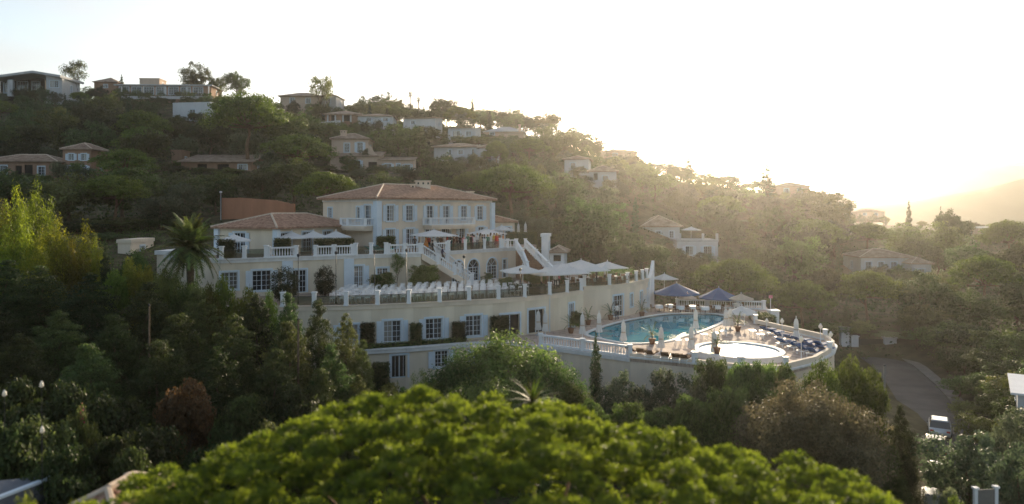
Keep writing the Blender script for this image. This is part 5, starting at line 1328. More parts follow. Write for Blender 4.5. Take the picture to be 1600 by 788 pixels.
t = potted('spiky potted palm standing in the round basin water', 15.9, 54.6, .40, 1.3)
def hedge(label, x, y, z, lx, ly, h, rz, m=M_hedge, size=.11, dens=420, cat='hedge', name='hedge', rough=.07):
    """clipped hedge: leaves over a rounded box"""
    g = np.random.default_rng(int(abs(x*131+y*17))); area = 2*(lx*h+ly*h)+lx*ly; N_ = int(area*dens)
    q = g.uniform(-1,1,(N_,3)); ax = g.choice(3, N_, p=np.array([ly*h*2, lx*h*2, lx*ly])/area); sg = np.where(ax == 2, 1, np.sign(g.uniform(-1,1,N_))); q[np.arange(N_), ax] = sg
    nr = np.zeros((N_,3)); nr[np.arange(N_), ax] = sg; p = q*np.array([lx/2,ly/2,h/2])+np.array([0,0,h/2])+g.normal(0,rough,(N_,3))
    me = leaf_mesh('foliage', p, nr, size*g.uniform(.6,1.3,N_), .6, m, 3, g.uniform(0,1,N_))
    t = thing(name, label, cat, (x,y,z), rz); obj('foliage', me, t)
    cb = MB(); cb.box((0,0,h*.48), (lx*.86, ly*.80, h*.92)); obj('stems', cb.me('stems', M_hedge), t); return auto(t)
def hedge_px(label, px0, px1, ytop, ybot, d, dep=.9, z=None, rz=0., **k):
    a, b = W(px0, ybot, d), W(px1, ybot, d); zt_ = W(px0, ytop, d).z; z0 = a.z if z is None else z
    return hedge(label, (a.x+b.x)/2, d, z0, b.x-a.x, dep, zt_-z0, rz, **k)
hedge_px('long clipped hedge behind the upper balustrade by the wing', 493, 552, 374.5, 392, 71.8, .8, T2, R(28))
hedge_px('square clipped hedge beside the turquoise loungers', 590, 616, 371, 388, 77.5, 1.2, T2)
hedge_px('clipped hedge block at the left end of the upper terrace', 343, 364, 376, 398, 67.2, 1.0, T2)
hedge_px('clipped hedge block in front of the wing doors', 430, 452, 374, 388, 70.5, .8, T2, R(20))
hedge_px('low hedge behind the folded parasols on the raised lawn', 792, 838, 364, 378, 94, 1.2, T2-.5)
for px, w_, yt, yb, d in ((574,18,506,531,59.2),(650,15,507,532,60.1),(717,18,505,531,61.7),(781,26,496,530,63.0)):
    hedge_px('clipped upright shrub between the ground floor windows', px-w_/2, px+w_/2, yt, yb, d, .8, .0)
hedge('low trailing hedge along the ledge under the ground floor windows', -8.5, 59.75, 0, 9.5, .35, .35, R(22), M_mid)
hedge_px('green hedge on the sunlit curve right of the finial parasol', 1178, 1204, 492, 511, 73.5, 3.0, -.5, 0, m=M_mid)
hedge_px('clipped round shrub by the lowest doorway', 583, 606, 569, 592, 57.4, 1.0, -4.2)
hedge_px('trimmed hedge behind the glass railing of the chair terrace', 795, 852, 446, 462, 67.2, .8, T1)
hedge_px('long clipped hedge edge of the dining lawn', 910, 1005, 425, 436, 84.5, 1.0, T1-.2)
def shrub_px(kind, px, ytop, d, wpx, label, z): return plant_px(kind, px, ytop, d, wpx, label, None, z)
shrub_px('ball', 445, 418, 61.5, 46, 'big clipped round topiary in front of the garden storey', T1)
shrub_px('ball', 508, 416, 66, 34, 'round dark shrub between the garden doors', T1)
shrub_px('bush', 598, 424, 68.5, 46, 'low wide shrub behind the chair rows, left of the grand stair', T1)
shrub_px('bush', 662, 413, 71.5, 52, 'dark climbing shrub under the grand garden stair', T1)
shrub_px('airy', 621, 394, 71.2, 26, 'slender small tree reaching the upper balustrade left of the grand stair', T1)
shrub_px('olive', 762, 425, 73.5, 26, 'pale flowering oleander in front of the arched doors', T1)
shrub_px('bush', 790, 432, 70, 30, 'green shrub at the left end of the dining terrace', T1)
shrub_px('brightbush', 833, 424, 75, 44, 'yellow green bush behind the nearest dining parasols', T1)
shrub_px('bush', 872, 428, 73.3, 30, 'low green plant by the terrace railing post', T1)
shrub_px('ball', 936, 383, 96, 28, 'pale rounded tree right of the dining parasols, left one', 3)
shrub_px('olive', 976, 383, 96, 32, 'pale rounded tree right of the dining parasols, right one', 3)
shrub_px('shrub', 900, 484, 69.3, 26, 'dark plant by the short return wall of the pool deck', .0)
t = hedge('lawn edge bed of mixed plants on the dining terrace', 11.6, 82.0, T1-.1, 6.5, 2.2, .9, R(45), M_mid, .14, 160, rough=.2, cat='flower bed', name='plant_bed')

# ------------------------------------------------------------------ the road, gate, cars
road = [(20,32,-8.5),(24.5,40,-8.4),(29.5,48,-8.35),(33.2,54.5,-8.3),(37.6,62,-8.25),(41.6,70,-8.2),(45,79,-8.15),(47.8,88,-8.1),(49.4,96,-8.1)]
def ribbon(pts, a, b, dz):
    mb = MB(); P3 = [Vector(p) for p in pts]; L_, R_ = [], []
    for i, p in enumerate(P3):
        t = (P3[min(i+1,len(P3)-1)]-P3[max(0,i-1)]); s = Vector((t.y,-t.x,0)).normalized(); L_.append(p+s*a+Vector((0,0,dz))); R_.append(p+s*b+Vector((0,0,dz)))
    for i in range(len(P3)-1): mb.face([L_[i], R_[i], R_[i+1], L_[i+1]])
    return mb
def dense(pts, k=6):
    o = []
    for a, b in zip(pts[:-1], pts[1:]): o += [tuple(Vector(a).lerp(Vector(b), j/k)) for j in range(k)]
    return o+[pts[-1]]
road = dense(road)
def roadz_(y): return float(np.interp(y, [p[1] for p in road], [p[2] for p in road]))
mb = ribbon(road, -2.7, 2.3, .12); tag(obj('road', mb.me('road', asphalt)), kind='structure')
mb = ribbon(road, 2.3, 3.6, .26)
for i in range(len(road)-1):
    a, b = mb.v[i*4], mb.v[i*4+3]; mb.face([(a[0],a[1],a[2]-.16), a, b, (b[0],b[1],b[2]-.16)])
tag(obj('pavement', mb.me('pavement', pathm)), kind='structure')
mk = MB(); v = W(1425,640,66); mk.box((v.x-.6,66,roadz_(66)+.124), (2.2,.35,.004), R(-30))
tag(obj('road_markings', mk.me('road_markings', trimw)), kind='structure')
mb = MB(); a, b = W(965,652,47), W(1140,692,44); mb.beam(a-Vector((0,0,1.2)), b-Vector((0,0,1.2)), .35, 1.2)
r = thing('path_wall', 'low grey wall beside the path below the pool, behind the near pine', 'wall', a); wobj('masonry', mb.me('masonry', pathm), r)
mb = MB(); mb.beam(a-Vector((0,0,-.003)), b-Vector((0,0,-.003)), .45, .08); wobj('capping', mb.me('capping', trimw), r)
r = thing('gateway', 'white gate piers and walls at the top of the road', 'gate', W(1365,552,97))
for px, w_, yt in ((1319,1.1,512),(1334,1.0,526),(1390,1.6,528)):
    p = W(px, 556, 97); h = W(px, yt, 97).z-p.z+.8; mb = MB(); mb.box((p.x,p.y,p.z-.8+h/2), (w_,.7,h)); mb.box((p.x,p.y,p.z-.8+h+.06), (w_+.2,.9,.12)); wobj('pier', mb.me('pier', housew), r)
p, q = W(1341,556,97.2), W(1382,556,97.2); mb = MB(); mb.beam(p, q, .08, 2.3); wobj('gate_leaf', mb.me('gate_leaf', metal), r)
carpaint = {}
def car(label, x, y, z, rz, col, name):
    if name not in carpaint: carpaint[name] = mat('car_paint_'+name, col, .25, .6, .03, 2, metal=.3)
    pm = carpaint[name]; t = thing('parked_car', label, 'car', (x,y,z), rz, 'cars parked along the road')
    # body as a loft of cross sections along x (length 4.2)
    sec = [(-2.1,.45,.62,.72),(-2.0,.28,.85,.82),(-1.5,.22,.92,.86),(-.5,.20,.95,.88),(.6,.20,.95,.88),(1.3,.22,.92,.86),(1.95,.28,.80,.80),(2.1,.42,.60,.70)]
    mb = MB(); vs = []
    for x_, zl, zh, hw in sec: vs += [(x_,-hw*.92,zl),(x_,hw*.92,zl),(x_,hw,(zl+zh)/2),(x_,hw*.94,zh),(x_,-hw*.94,zh),(x_,-hw,(zl+zh)/2)]
    n_ = 6; fs = [(i*n_+k, (i+1)*n_+k, (i+1)*n_+(k+1)%n_, i*n_+(k+1)%n_) for i in range(len(sec)-1) for k in range(n_)]+[tuple(range(n_)), tuple(reversed(range((len(sec)-1)*n_, len(sec)*n_)))]
    mb.mesh(vs, fs); bo = obj('body', mb.me('body', pm, True), t)
    cs = [(-1.75,.90,.78),(-1.25,1.36,.64),(.25,1.42,.64),(.95,.93,.78)]; gb = MB(); vs = []
    for x_, zz, hw in cs: vs += [(x_,-hw,zz),(x_,hw,zz)]
    gb.mesh([(-1.75,-.80,.88),(.95,-.80,.90),(.95,.80,.90),(-1.75,.80,.88),(-1.25,-.63,1.37),(.22,-.63,1.40),(.22,.63,1.40),(-1.25,.63,1.37)], [(0,1,5,4),(1,2,6,5),(2,3,7,6),(3,0,4,7),(4,5,6,7)])
    obj('windows', gb.me('windows', glass), t)
    rf = MB(); rf.mesh([(-1.3,-.65,1.375),(.26,-.65,1.405),(.26,.65,1.405),(-1.3,.65,1.375),(-1.2,-.55,1.46),(.1,-.55,1.47),(.1,.55,1.47),(-1.2,.55,1.46)], [(0,1,5,4),(1,2,6,5),(2,3,7,6),(3,0,4,7),(4,5,6,7)]); obj('roof', rf.me('roof', pm), t)
    for sx in (-1.3,1.3):
        for sy in (-.80,.80):
            wb = MB(); wb.tube([(sx,sy-.1,.32),(sx,sy+.1,.32)], [.32,.32], 16); wo = obj('wheel', wb.me('wheel', dark), t); rb = MB(); rb.tube([(sx,sy+(.105 if sy > 0 else -.105),.32),(sx,sy+(.12 if sy > 0 else -.12),.32)], [.19,.19], 12); obj('rim', rb.me('rim', concrete), wo)
    for sy in (-.6,.6):
        h = MB(); h.box((2.02,sy,.66), (.14,.3,.14)); obj('headlight', h.me('headlight', white), t); h = MB(); h.box((-2.02,sy,.70), (.14,.26,.16)); obj('tail_light', h.me('tail_light', cloth('red')), t)
    return t
def roadz(y): return float(np.interp(y, [p[1] for p in road], [p[2] for p in road]))+.125
for px, yb, d, lab, col, nm, dx in ((1468,680,62,'silver hatchback parked on the road, farthest of the row',(.55,.57,.58),'silver',0),(1461,706,57,'dark car parked just in front of the silver hatchback',(.05,.06,.08),'black',0),
                               (1469,748,51,'white car nearest in the parked row, half under a tree',(.62,.62,.62),'white',0),(1462,775,46.2,'grey car at the bottom of the parked row',(.20,.21,.22),'grey',0)):
    car(lab, (px-800)/F*d, d, roadz(d)+.004, R(60), col, nm)
def utility_pole(label, px, ytop, d, r0=.12, pm=pathm):
    v = W(px, ytop, d); g0 = gz(v.x, v.y)-.2; t = thing('utility_pole', label, 'pole', (v.x, v.y, g0)); a = MB(); a.lathe([(r0,0),(r0*.65,v.z-g0)], n=8); obj('mast', a.me('mast', pm, True), t)
    a = MB(); a.lathe([(r0*.7,0),(r0*.9,.04),(r0*.4,.12)], (0,0,v.z-g0), 8); obj('cap', a.me('cap', metal), t); return t
utility_pole('grey utility pole beside the road in front of the bright tree', 1382, 572, 52)
utility_pole('thin utility pole among the dark cedars at left', 233, 478, 42, .08, bark)
utility_pole('dark pole standing in the cedars below the terrace', 466, 500, 43, .09, bark)
r = thing('white_post_panel', 'pale gate panel under the tree at the bottom right', 'gate', W(1545,765,36)); p, q = W(1524,766,36), W(1556,764,36); mb = MB(); mb.beam(p-Vector((0,0,1.5)), q-Vector((0,0,1.5)), .08, 1.5); wobj('panel', mb.me('panel', pathm), r)
for v in (p, q): obj('post', post_mesh(1.7,.16), r, Vector((v.x,v.y,v.z-1.6))-Vector(r.location))
# globe lights hanging among the trees at left
for px, py, d in ((65,602,30),(7,616,30),(66,673,28)):
    v = W(px, py, d); g0 = gz(v.x, v.y)-.2; t = thing('garden_lamp', 'small white garden lamp among the dark bushes at left', 'lamp', (v.x, v.y, g0), 0, 'garden lamps'); a = MB(); a.lathe([(.05,0),(.02,.2),(.015,v.z-g0)], n=6); obj('pole', a.me('pole', metal), t)
    a = MB(); a.lathe([(.03,0),(.09,.05),(.07,.18),(.02,.28)], (0,0,v.z-g0-.1), 8); obj('globe', a.me('globe', globe, True), t); auto(t)

# ------------------------------------------------------------------ trees seen one by one
# bamboo and left garden
for px, yt, d, w_ in ((25,302,66,80),(59,296,66,85),(5,330,64,78),(34,338,62,91),(89,350,63,96),(133,360,63,83),(112,384,60,70),(60,380,59,80),(-20,318,66,70),(150,380,62,46)):
    plant_px('bamboo', px, yt, d, w_, 'sunlit yellow green bamboo clump at the left edge', 'bamboo at left')
plant_px('sharpcypress', 165, 374, 59, 20, 'narrow dark cypress between bamboo and palm')
for px, yt, d, w_ in ((205,400,58,50),(228,412,57,46),(250,425,56,50),(180,418,56,46),(345,428,54,60),(385,446,53,60),(330,440,53,50),(418,452,53,46)):
    plant_px('brightbush', px, yt, d, w_, 'yellowish sunlit bush below the palm and hotel wing', 'yellowish bushes')
for px, yt, d, w_ in ((120,345,88,90),(190,338,92,90),(255,342,94,80),(60,330,92,100),(315,348,98,60),(222,372,84,56),(165,362,84,60),(0,335,90,100),(285,360,90,50)):
    plant_px('broad', px, yt, d, w_, 'dark tree behind the bamboo and palm', 'dark trees behind the palm')
for px, yt, d, w_ in ((262,412,56,80),(315,424,55,70),(212,388,62,60),(290,420,54,60)):
    plant_px('laurel', px, yt, d, w_, 'leafy green tree at the foot of the date palm', 'trees round the date palm')
# dark cedars
for px, yt, d, w_ in ((10,405,55,110),(60,415,54,130),(140,425,52,130),(230,440,51,130),(310,448,51,120),(400,458,50,110),(452,456,49,90),(498,468,48,90),(540,488,47,88),(566,530,46,62),
                      (-20,470,48,140),(-90,430,50,150),(-160,450,48,150),(-110,520,42,150),(90,485,45,150),(180,490,45,140),(280,490,45,150),(365,490,45,140),(450,500,44,120),(520,536,43,110),(30,520,41,150),(140,535,40,150),(250,530,41,150),(340,540,41,140),(430,545,41,130),(500,575,41,110),(560,585,43,80)):
    plant_px('cedar', px, yt, d, w_, 'dense dark cedar in the shaded wood below the hotel', 'dark cedars left of centre')
for px, yt, d, w_ in ((20,585,35,150),(105,598,35,150),(180,612,36,120),(400,610,39,110),(455,600,39,110),(240,650,33,120),(170,670,31,120),(60,650,31,150),(-10,650,30,120),(100,690,29,110),(420,660,35,100),(330,680,33,110),(215,690,30,90),(500,640,37,110)):
    plant_px('shrub', px, yt, d, w_, 'dark shrub in the shaded garden at lower left', 'dark shrubs at lower left')
plant_px('russet', 298, 588, 37, 96, 'russet brown shrub glowing at the top, lower left')
plant_px('shrub', 372, 610, 38, 84, 'rounded green shrub right of the russet shrub')
t = plant_px('shrub', 128, 632, 33, 60, 'dark oleander with a pink bloom at lower left')
g_ = np.random.default_rng(5); p_ = g_.normal(0,.16,(60,3)); fo = obj('blossom', leaf_mesh('blossom', p_, p_, np.full(60,.09), .8, M_flower, 5, g_.uniform(0,1,60)), t, (0,0,2.9))
# in front of the lower storey
for px, yt, d, w_ in ((790,511,49,210),(856,540,47,120),(715,546,48,130),(670,574,47,80),(890,590,45,80),(760,580,44,140)):
    plant_px('laurel', px, yt, d, w_, 'big glossy laurel in front of the hotel lower storey', 'laurels below the hotel')
for px, yt, d, w_ in ((560,598,46,70),(610,596,46,60),(640,600,44,70),(600,610,41,90),(700,600,40,100),(850,620,38,100),(930,618,42,70),(980,625,42,70)):
    plant_px('bush', px, yt, d, w_, 'low bush along the foot of the hotel wall', 'low bushes at the hotel foot')
v = W(931,519,52.6); z0 = gz(v.x, v.y); plant('sharpcypress', v.x, v.y, z0, v.z-z0, 23/F*52.6, 'clipped column cypress in front of the pool balustrade')
for px, yt, d, w_ in ((968,578,49,76),(1042,570,49,80),(1005,600,47,80),(1085,590,47,70)):
    plant_px('olive', px, yt, d, w_, 'loose grey green shrub against the pool wall', 'shrubs against the pool wall')
for px, yt, d, w_ in ((1112,556,47.5,70),(1150,558,47,70),(1185,560,47,70),(1220,562,47,66),(1140,600,44,90),(1080,610,44,80),(1195,600,44,80),(1020,630,44,90)):
    plant_px('bush', px, yt, d, w_, 'dense bush below the round basin', 'bushes below the round basin')
for px, yt, d, w_ in ((1285,556,46,76),(1325,552,46,80),(1362,572,46,60),(1302,580,44,80)):
    plant_px('brightbush', px, yt, d, w_, 'bright green sunlit tree below the end of the pool deck', 'bright trees below the deck end')
plant_px('silver', 1262, 590, 39, 250, 'huge rounded grey green bush right of the near pine')
for px, yt, d, w_ in ((1408,632,44,62),(1388,680,42,60)): plant_px('cedar', px, yt, d, w_, 'young feathery conifer beside the road', 'young conifers by the road')
for px, yt, d, w_ in ((1480,500,90,90),(1515,500,86,90),(1555,508,82,90),(1590,520,80,90),(1508,535,79,70),(1540,540,76,80),(1575,560,71,90),(1535,575,70,60),(1565,600,65,70),(1600,580,66,90),(1580,612,62,60),(1450,500,104,80),(1500,588,73,60),(1512,622,66,60),(1528,645,59,70),(1480,560,84,46),(1630,560,66,90),(1400,520,98,70),(1340,500,100,60),(1290,500,99,70),(1450,480,100,90),(1520,470,102,100),(1590,475,100,100),(1235,505,97,60)):
    plant_px('green', px, yt, d, w_, 'roadside tree on the right bank', 'trees on the right bank')
for px, yt, d, w_ in ((1515,672,42,150),(1476,716,46,56),(1590,690,38,120),(1480,756,36,50),(1610,628,56,110),(1575,640,52,70)):
    plant_px('olive', px, yt, d, w_, 'olive tree over the parked cars at lower right', 'olives at lower right')
plant_px('brightbush', 1492, 770, 34, 40, 'small bright bush at the bottom right')
# hill trees known by shape
plant_px('pine', 389, 136, 150, 132, 'tall umbrella pine with bare leaning trunk on the left slope')
plant_px('pine', 798, 249, 118, 128, 'broad umbrella pine right behind the hotel house')
plant_px('pine', 775, 216, 160, 46, 'small bending pine in front of the white villa')
for px, yt, d, w_, k, lab in ((120,93,222,44,'airy','open feathery tree against the sky at far left'),(503,112,222,52,'airy','open branched tree rising behind the hip roofed villa'),
        (307,93,236,48,'broad','dark dense pine rising above the long flat roofed house'),(370,109,232,42,'broad','round dark tree on the skyline right of the flat house'),(340,117,234,36,'green','small tree between the two dark skyline trees'),
        (190,116,232,9,'cypress','small slim cypress on the skyline by the flat house'),(738,147,240,9,'cypress','slim cypress spire on the skyline above the hip roofs'),
        (1048,246,222,15,'cypress','left small hazy cypress on the sunlit ridge'),(1076,238,218,18,'cypress','middle hazy cypress on the sunlit ridge'),(1198,252,190,26,'cypress','large hazy cypress on the ridge below the sun'),
        (1420,313,210,11,'cypress','slim dark cypress in front of the far hills'),(1470,323,205,11,'cypress','second slim cypress in front of the far hills'),
        (1490,324,190,60,'broad','dark round tree in front of the far hills'),(1575,338,190,90,'pine','flat topped pine near the right edge'),(1290,292,190,66,'broad','dark tree at the end of the sunlit ridge'),
        (690,147,243,46,'green','open leafy tree on the skyline above the porch villa'),(605,140,246,50,'broad','broad dark tree on the skyline left of the fan palms'),(575,150,246,44,'broad','low dark tree on the skyline left of the broad one'),
        (855,170,246,56,'green','leafy tree at the shoulder of the skyline'),(805,166,248,44,'airy','lit feathery tree on the skyline above the grey roof'),(910,202,240,50,'green','tree leaning over the sunlit slope edge'),(640,168,235,40,'broad','round tree under the fan palms')):
    plant_px(k, px, yt, d, w_, lab)

# ------------------------------------------------------------------ hill woods: each tree placed on the slope where it can be seen
SKY_X = [-100,0,100,150,200,260,330,440,520,560,600,640,700,760,800,850,885,930,960,1000,1050,1100,1150,1200,1260,1300,1325,1345,1450,1530,1700]
SKY_Y = [146,150,142,132,146,150,142,156,168,160,156,158,158,166,174,182,198,216,236,243,260,264,274,283,294,302,318,336,338,344,348]
occ = np.zeros((400, 1150), bool)       # coarse picture grid (2 px cells) used to skip trees nobody would see
def mark(x0, y0, x1, y1): occ[max(0,int(y0/2)):max(0,int(y1/2)), max(0,int(x0/2)+150):max(0,int(x1/2)+150)] = True
for x0, y0, x1, y1 in ((505,300,770,390),(340,345,545,470),(470,400,920,540),(580,530,730,590),(915,440,1030,500),(900,500,1300,600)): mark(x0,y0,x1,y1)
hotel_zone = lambda x, y: (-42 < x < 32 and 45 < y < 88) or (-40 < x < 4 and 85 < y < 101)
ANCH = [(60,140,'modern grey frame house'),(260,145,'long flat roofed house'),(300,176,'white box house'),(70,265,'shaded tan house'),(330,258,'long low shaded house'),(400,325,'terracotta coloured wall'),
        (482,156,'hip roofed skyline villa'),(560,182,'porch villa'),(655,192,'low white house'),(580,240,'pink stepped house'),(725,240,'white villa'),(720,208,'small terrace villa'),(787,205,'grey roofed house'),
        (922,265,'twin white villas'),(965,238,'ridge house'),(1240,298,'glow lit house'),(1060,375,'valley house'),(1400,420,'pale valley villa'),(640,300,'hotel house'),(440,345,'tiled hotel wing'),
        (389,190,'leaning umbrella pine'),(800,290,'broad umbrella pine'),(1150,480,'round basin'),(1198,275,'large hazy cypress'),(1545,365,'low right villa'),(90,350,'bamboo'),(300,400,'date palm'),(1076,250,'middle hazy cypress')]
def where(px, py):
    a = min(ANCH, key=lambda q: (q[0]-px)**2+(q[1]-py)**2*1.5); dx, dy = px-a[0], py-a[1]
    rel = ('right of' if dx > 0 else 'left of') if abs(dx) > abs(dy)*1.3 else ('below' if dy > 0 else 'above')
    return f'{rel} the {a[2]}'
fr_ = random.Random(8)
for x0, x1, y0, y1, fd in FRONT:
    px = x0-6
    while px < x1+8:
        wpx = fr_.uniform(3.0,6.0)/fd*F; k = fr_.choice(['broad','olive','green','green']); dd = fd-fr_.uniform(2.0,4.5)
        yt = y1-(y1-y0)*fr_.choice([.12,.25,.38,.5,.62])
        v = W(px, yt, dd); g0 = min(gz(v.x, v.y), W(px, y1, dd).z)-.3
        if v.z-g0 > .8: plant(k, v.x, v.y, g0, v.z-g0, wpx/F*dd, f'{BRG[k]} planted {where(px, yt)}', 'garden trees at the hill houses')
        px += wpx*fr_.uniform(.65,1.25)
# the tree line of the ridge, and the grove right of the stair
px = 535.0
while px < 1330:
    rd = float(np.interp(px, [530,620,800,880,950,1040,1120,1200,1290,1340], [243,247,250,247,242,232,224,212,198,190]))-fr_.uniform(0,9)
    yt = float(np.interp(px, SKY_X, SKY_Y))+fr_.choice([-7,-4,-1,2,5,9]); k = fr_.choice(['broad','broad','green','olive','green','airy' if px < 900 else 'broad'])
    plant_px(k, px, yt, rd, fr_.uniform(32,58), f'{BRG[k]} on ridge {where(px, yt)}', 'trees along the ridge line'); px += fr_.uniform(15,30)
for px, yt, dd, w_, k in ((895,330,112,66,'broad'),(935,338,116,70,'green'),(975,352,118,56,'broad'),(915,366,106,50,'olive'),(955,380,106,56,'green'),(995,388,112,50,'broad'),(1030,408,118,60,'olive'),(880,350,110,50,'green'),
                          (1070,412,122,60,'green'),(1110,415,120,60,'broad'),(1150,410,124,64,'olive'),(1010,402,104,40,'broad'),(1190,420,120,60,'broad'),(1140,380,160,60,'green'),(1170,345,175,60,'broad'),(1110,345,175,60,'olive')):
    plant_px(k, px, yt, dd, w_, f'{BRG[k]} in grove {where(px, yt)}', 'grove right of the hotel')
hr = random.Random(21); placed = []; count = 0
d = 96.0
while d < 420:
    px = -230.0
    while px < 1860:
        stepm_ = hr.uniform(6,10) if d < 260 else hr.uniform(8,13); px += stepm_/d*F
        dd = d+hr.uniform(-3,3); x = (px-800)/F*dd
        if dd > 258 and px < 1250: continue
        if hotel_zone(x, dd): continue
        if any((x-a)**2+(dd-b)**2 < c*c for a, b, c in FOOT): continue
        g0 = gz(x, dd); yb = HY+F*(CZ-g0)/dd
        kind = hr.choices(['broad','green','olive','conifer','pine','cypress'], [.32,.23,.21,.06,.13,.05])[0]
        H = {'broad':hr.uniform(6,10.5),'green':hr.uniform(6,10.5),'olive':hr.uniform(4,6.5),'conifer':hr.uniform(6,10),'pine':hr.uniform(8,11),'cypress':hr.uniform(6,9)}[kind]
        if dd > 130: H *= 1.18
        wd = {'broad':.95,'green':.95,'olive':1.1,'conifer':.6,'pine':1.05,'cypress':.2}[kind]*H*hr.uniform(.9,1.15)
        yt = yb-H*F/dd; sk = float(np.interp(px, SKY_X, SKY_Y))+hr.uniform(0,9)
        if yt < sk: H = (yb-sk)/F*dd; yt = sk; wd = min(wd, max(2.5, H*1.2))
        hw = wd/2*F/dd
        for x0, y0, x1, y1, cd in CLEAR:
            if dd < cd+1 and px+hw > x0 and px-hw < x1 and yb > y0 and yt < y1:
                H = (yb-y1+hr.uniform(0,3))/F*dd; yt = y1
        if H < 1.4: continue
        if H < 3.2 and kind not in ('olive','broad','green'): kind = 'olive'
        if H < 3.2: wd = max(2.0, min(wd, H*1.7)); hw = wd/2*F/dd
        # does it add anything to the picture
        ix0, ix1, iy0, iy1 = int((px-hw)/2)+150, int((px+hw)/2)+151, int(yt/2), int((yt+min(yb,yt+1.0*H*F/dd))/2*.5+yb/4)
        ix0, iy0 = max(0,ix0), max(0,iy0); sub = occ[iy0:max(iy0+1,iy1), ix0:max(ix0+1,ix1)]
        if sub.size == 0 or (~sub).mean() < .22: continue
        sub[sub.shape[0]//8:, sub.shape[1]//8:max(1,sub.shape[1]*7//8)] = True
        count += 1
        plant(kind, x, dd, g0-.15, H, wd, f'{BRG[kind]} {where(px, yt)}', 'trees of the hillside wood')
    d += 5.0 if d < 260 else 14.0
print('hill trees', count)
# low scrub cover between the trees of the slope: countless, one object
def scrub():
    g = np.random.default_rng(3); N_ = 34000; d_ = 92+170*g.random(N_)**.8; px = g.uniform(-280,1900,N_); x = (px-800)/F*d_
    ok = ~(((x > -42) & (x < 32) & (d_ < 88)) | ((x > -40) & (x < 4) & (d_ < 103)) | ((x > -2) & (x < 17) & (d_ < 97)))
    for a, b, c in FOOT: ok &= (x-a)**2+(d_-b)**2 > (c*.75)**2
    x, d_ = x[ok], d_[ok]; z = ground_arr(np.stack([x,d_],1)); k = 4; x = np.repeat(x,k)+g.normal(0,.5,len(x)*k); d2_ = np.repeat(d_,k)+g.normal(0,.5,len(d_)*k)
    z = np.repeat(z,k)+np.abs(g.normal(.15,.2,len(x))); N2 = len(x); v = np.repeat(g.random(N2//k),k)*.7+g.random(N2)*.3
    me = leaf_mesh('scrub', np.stack([x,d2_,z],1), np.tile([0,0,1.],(N2,1)), g.uniform(.3,.7,N2), .6, M_dark, 9, v, jitter=1.0)
    tag(obj('scrub_cover', me), 'low green scrub covering the slopes between the trees', 'scrub', kind='stuff')
scrub()
def near_scrub():
    g = np.random.default_rng(4); N_ = 20000; d_ = g.uniform(24,95,N_); px = g.uniform(-260,1860,N_); x = (px-800)/F*d_
    ok = ~((d_ > 57-np.abs(x)*.0) & (x > -33) & (x < 31)); ok &= ~(np.abs(x-np.interp(d_, [p[1] for p in road], [p[0] for p in road])) < 5.5); ok &= ~((d_ > 50) & (x > 2) & (x < 31)); x, d_ = x[ok], d_[ok]
    z = ground_arr(np.stack([x,d_],1)); k = 6; x = np.repeat(x,k)+g.normal(0,.25,len(x)*k); y = np.repeat(d_,k)+g.normal(0,.25,len(d_)*k); N2 = len(x); z = np.repeat(z,k)+np.abs(g.normal(.15,.15,N2)); v = g.random(N2)
    me = leaf_mesh('undergrowth', np.stack([x,y,z],1), np.tile([0,0,1.],(N2,1)), g.uniform(.15,.35,N2), .5, M_mid, 10, v, jitter=1.0)
    tag(obj('undergrowth', me), 'low green undergrowth on the ground between the near bushes', 'undergrowth', kind='stuff')
near_scrub()

# ------------------------------------------------------------------ yucca behind the near pine
v = W(832,640,26); z0 = gz(v.x, v.y); t = thing('spiky_plant', 'sunlit spiky yucca peeping over the near pine', 'plant', (v.x, v.y, z0)); zc = W(832,628,26).z-z0
a = MB(); a.tube([(0,0,0),(.05,0,zc*.5),(0,0,zc)], [.14,.10,.09], 8); obj('trunk', a.me('trunk', bark, True), t)
lf = MB()
for k in range(5): x0, x1 = k*.26, (k+1)*.26; w0, w1 = .05*(1-k/5.5), .05*(1-(k+1)/5.5); lf.face([(x0,-w0,-.02*k*k),(x1,-w1,-.02*(k+1)**2),(x1,w1,-.02*(k+1)**2),(x0,w0,-.02*k*k)])
lme = lf.me('leaf', M_bright)
for i in range(44): o = obj('leaf', lme, t, (0,0,zc)); o.rotation_euler = (0, R(-85+95*((i+.5)/44)), i*2.4); o.scale = (.85,1.2,1)

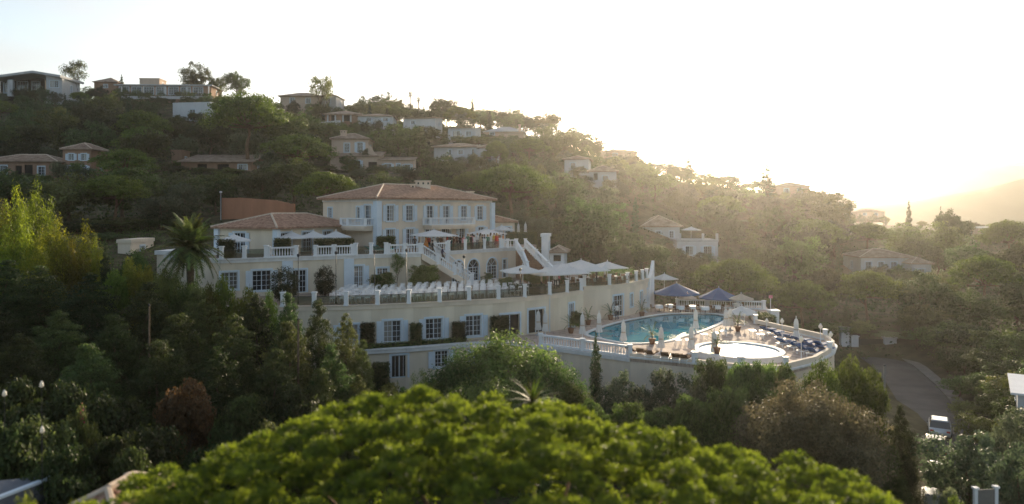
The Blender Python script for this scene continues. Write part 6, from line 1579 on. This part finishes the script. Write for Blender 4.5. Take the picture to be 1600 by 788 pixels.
# ------------------------------------------------------------------ the near umbrella pine, just under the drone
def near_pine():
    g = np.random.default_rng(77); r_ = random.Random(77)
    # crown outline in the picture: row of its top for each column, at the distance of the crown
    ox = [165,220,290,350,420,500,580,650,720,800,880,950,1020,1080,1150,1230,1310,1380,1425]
    oy = [742,728,716,690,655,628,612,604,605,612,622,640,656,672,692,708,722,745,790]
    oy = [y+12 for y in oy]
    cd, depth = 17.5, 6.5
    cenx = (790-800)/F*cd; P_, N_, S_, V_ = [], [], [], []; puffs = []
    clumps = []; tries = 0
    while len(clumps) < 430 and tries < 60000:
        tries += 1
        px = r_.uniform(150,1440); dd = cd+1.5+depth*r_.uniform(-1.05,.75)
        if dd < 10.5: continue
        ytop = float(np.interp(px, ox, oy)); zt = CZ-(ytop-HY)/F*(cd+1.5); s = (dd-(cd+1.5))/depth; x = (px-800)/F*(cd+1.5)
        p = Vector((x, dd, zt+r_.choice([-.22,0,0,.06])-(2.5 if s < 0 else 6.0)*abs(s)**2-.48+r_.uniform(-.18,.15)))
        if r_.random() < .3: p.z -= r_.uniform(.45,1.1)
        if any((p-q).length < .86 for q in clumps): continue
        clumps.append(p)
    for c in clumps:
        k = r_.randint(9,13); cr = r_.uniform(.40,.56)
        for j in range(k):
            a = j*2.399; q = math.sqrt((j+.3)/k); puffs.append(c+Vector((cr*q*math.cos(a), cr*q*math.sin(a), .34*(1-q*q)-.05+r_.uniform(-.05,.05))))
    for p in puffs:
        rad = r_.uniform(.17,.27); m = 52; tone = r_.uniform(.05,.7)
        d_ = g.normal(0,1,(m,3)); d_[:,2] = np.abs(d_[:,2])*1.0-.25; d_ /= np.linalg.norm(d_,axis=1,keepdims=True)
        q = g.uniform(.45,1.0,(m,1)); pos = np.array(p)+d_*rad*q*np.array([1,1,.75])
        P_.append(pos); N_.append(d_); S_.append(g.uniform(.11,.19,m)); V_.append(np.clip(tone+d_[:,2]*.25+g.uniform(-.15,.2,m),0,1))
    P_, N_, S_, V_ = map(np.concatenate, (P_,N_,S_,V_))
    # needles lie along the outward direction of their tuft
    n = len(P_); t = N_+g.normal(0,.25,(n,3)); t /= np.linalg.norm(t,axis=1,keepdims=True); b = np.cross(t, g.normal(0,1,(n,3))); b /= np.linalg.norm(b,axis=1,keepdims=True); s = S_[:,None]
    v = np.empty((n,4,3)); v[:,0] = P_-t*s*.5; v[:,1] = P_+b*s*.16; v[:,2] = P_+t*s*.5; v[:,3] = P_-b*s*.16
    me = bpy.data.meshes.new('crown'); me.vertices.add(n*4); me.vertices.foreach_set('co', v.astype(np.float32).ravel()); me.loops.add(n*4); me.loops.foreach_set('vertex_index', np.arange(n*4,dtype=np.int32))
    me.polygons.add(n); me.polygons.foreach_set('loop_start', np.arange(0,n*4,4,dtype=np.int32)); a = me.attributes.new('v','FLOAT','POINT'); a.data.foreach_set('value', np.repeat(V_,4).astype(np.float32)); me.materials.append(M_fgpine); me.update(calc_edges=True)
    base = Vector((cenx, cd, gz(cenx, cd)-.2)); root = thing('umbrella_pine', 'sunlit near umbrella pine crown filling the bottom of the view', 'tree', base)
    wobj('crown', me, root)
    fork = base+Vector((.2,0,(6.2-base.z)*.62)); mb = MB(); mb.tube([base, base+Vector((.25,.1,3)), fork], [.42,.36,.32], 12); wobj('trunk', mb.me('trunk', barkp, True), root)
    for p in r_.sample(clumps, 40):
        mb = MB(); e = p+Vector((0,0,-.25)); e.z -= .5; mid = fork.lerp(e,.55)+Vector((0,0,-.9)); mb.tube([fork, mid, e], [.16,.09,.025], 7); wobj('limb', mb.me('limb', barkp, True), root)
near_pine()
for px, yt, d, w_ in ((30,772,18,120),(110,780,18,90)): plant_px('brightbush', px, yt, d, w_, 'blurred bright bush at the bottom left corner', 'bushes at the bottom left corner')

# ------------------------------------------------------------------ the air
mb = MB(); mb.box((300, 750, 50), (4200, 2100, 132)); hz = mb.me('haze', [])
hm = bpy.data.materials.new('haze_air'); hm.use_nodes = True; N = hm.node_tree.nodes; N.clear()
pv = N.new('ShaderNodeVolumePrincipled'); pv.inputs['Color'].default_value = (1.0,.965,.90,1); pv.inputs['Density'].default_value = HAZE; pv.inputs['Anisotropy'].default_value = .81
mo = N.new('ShaderNodeOutputMaterial'); hm.node_tree.links.new(pv.outputs[0], mo.inputs['Volume']); hz.materials.append(hm)
ho = obj('haze', hz); tag(ho, 'pale sunlit haze hanging over the whole valley', 'haze', kind='stuff')
finish_labels()
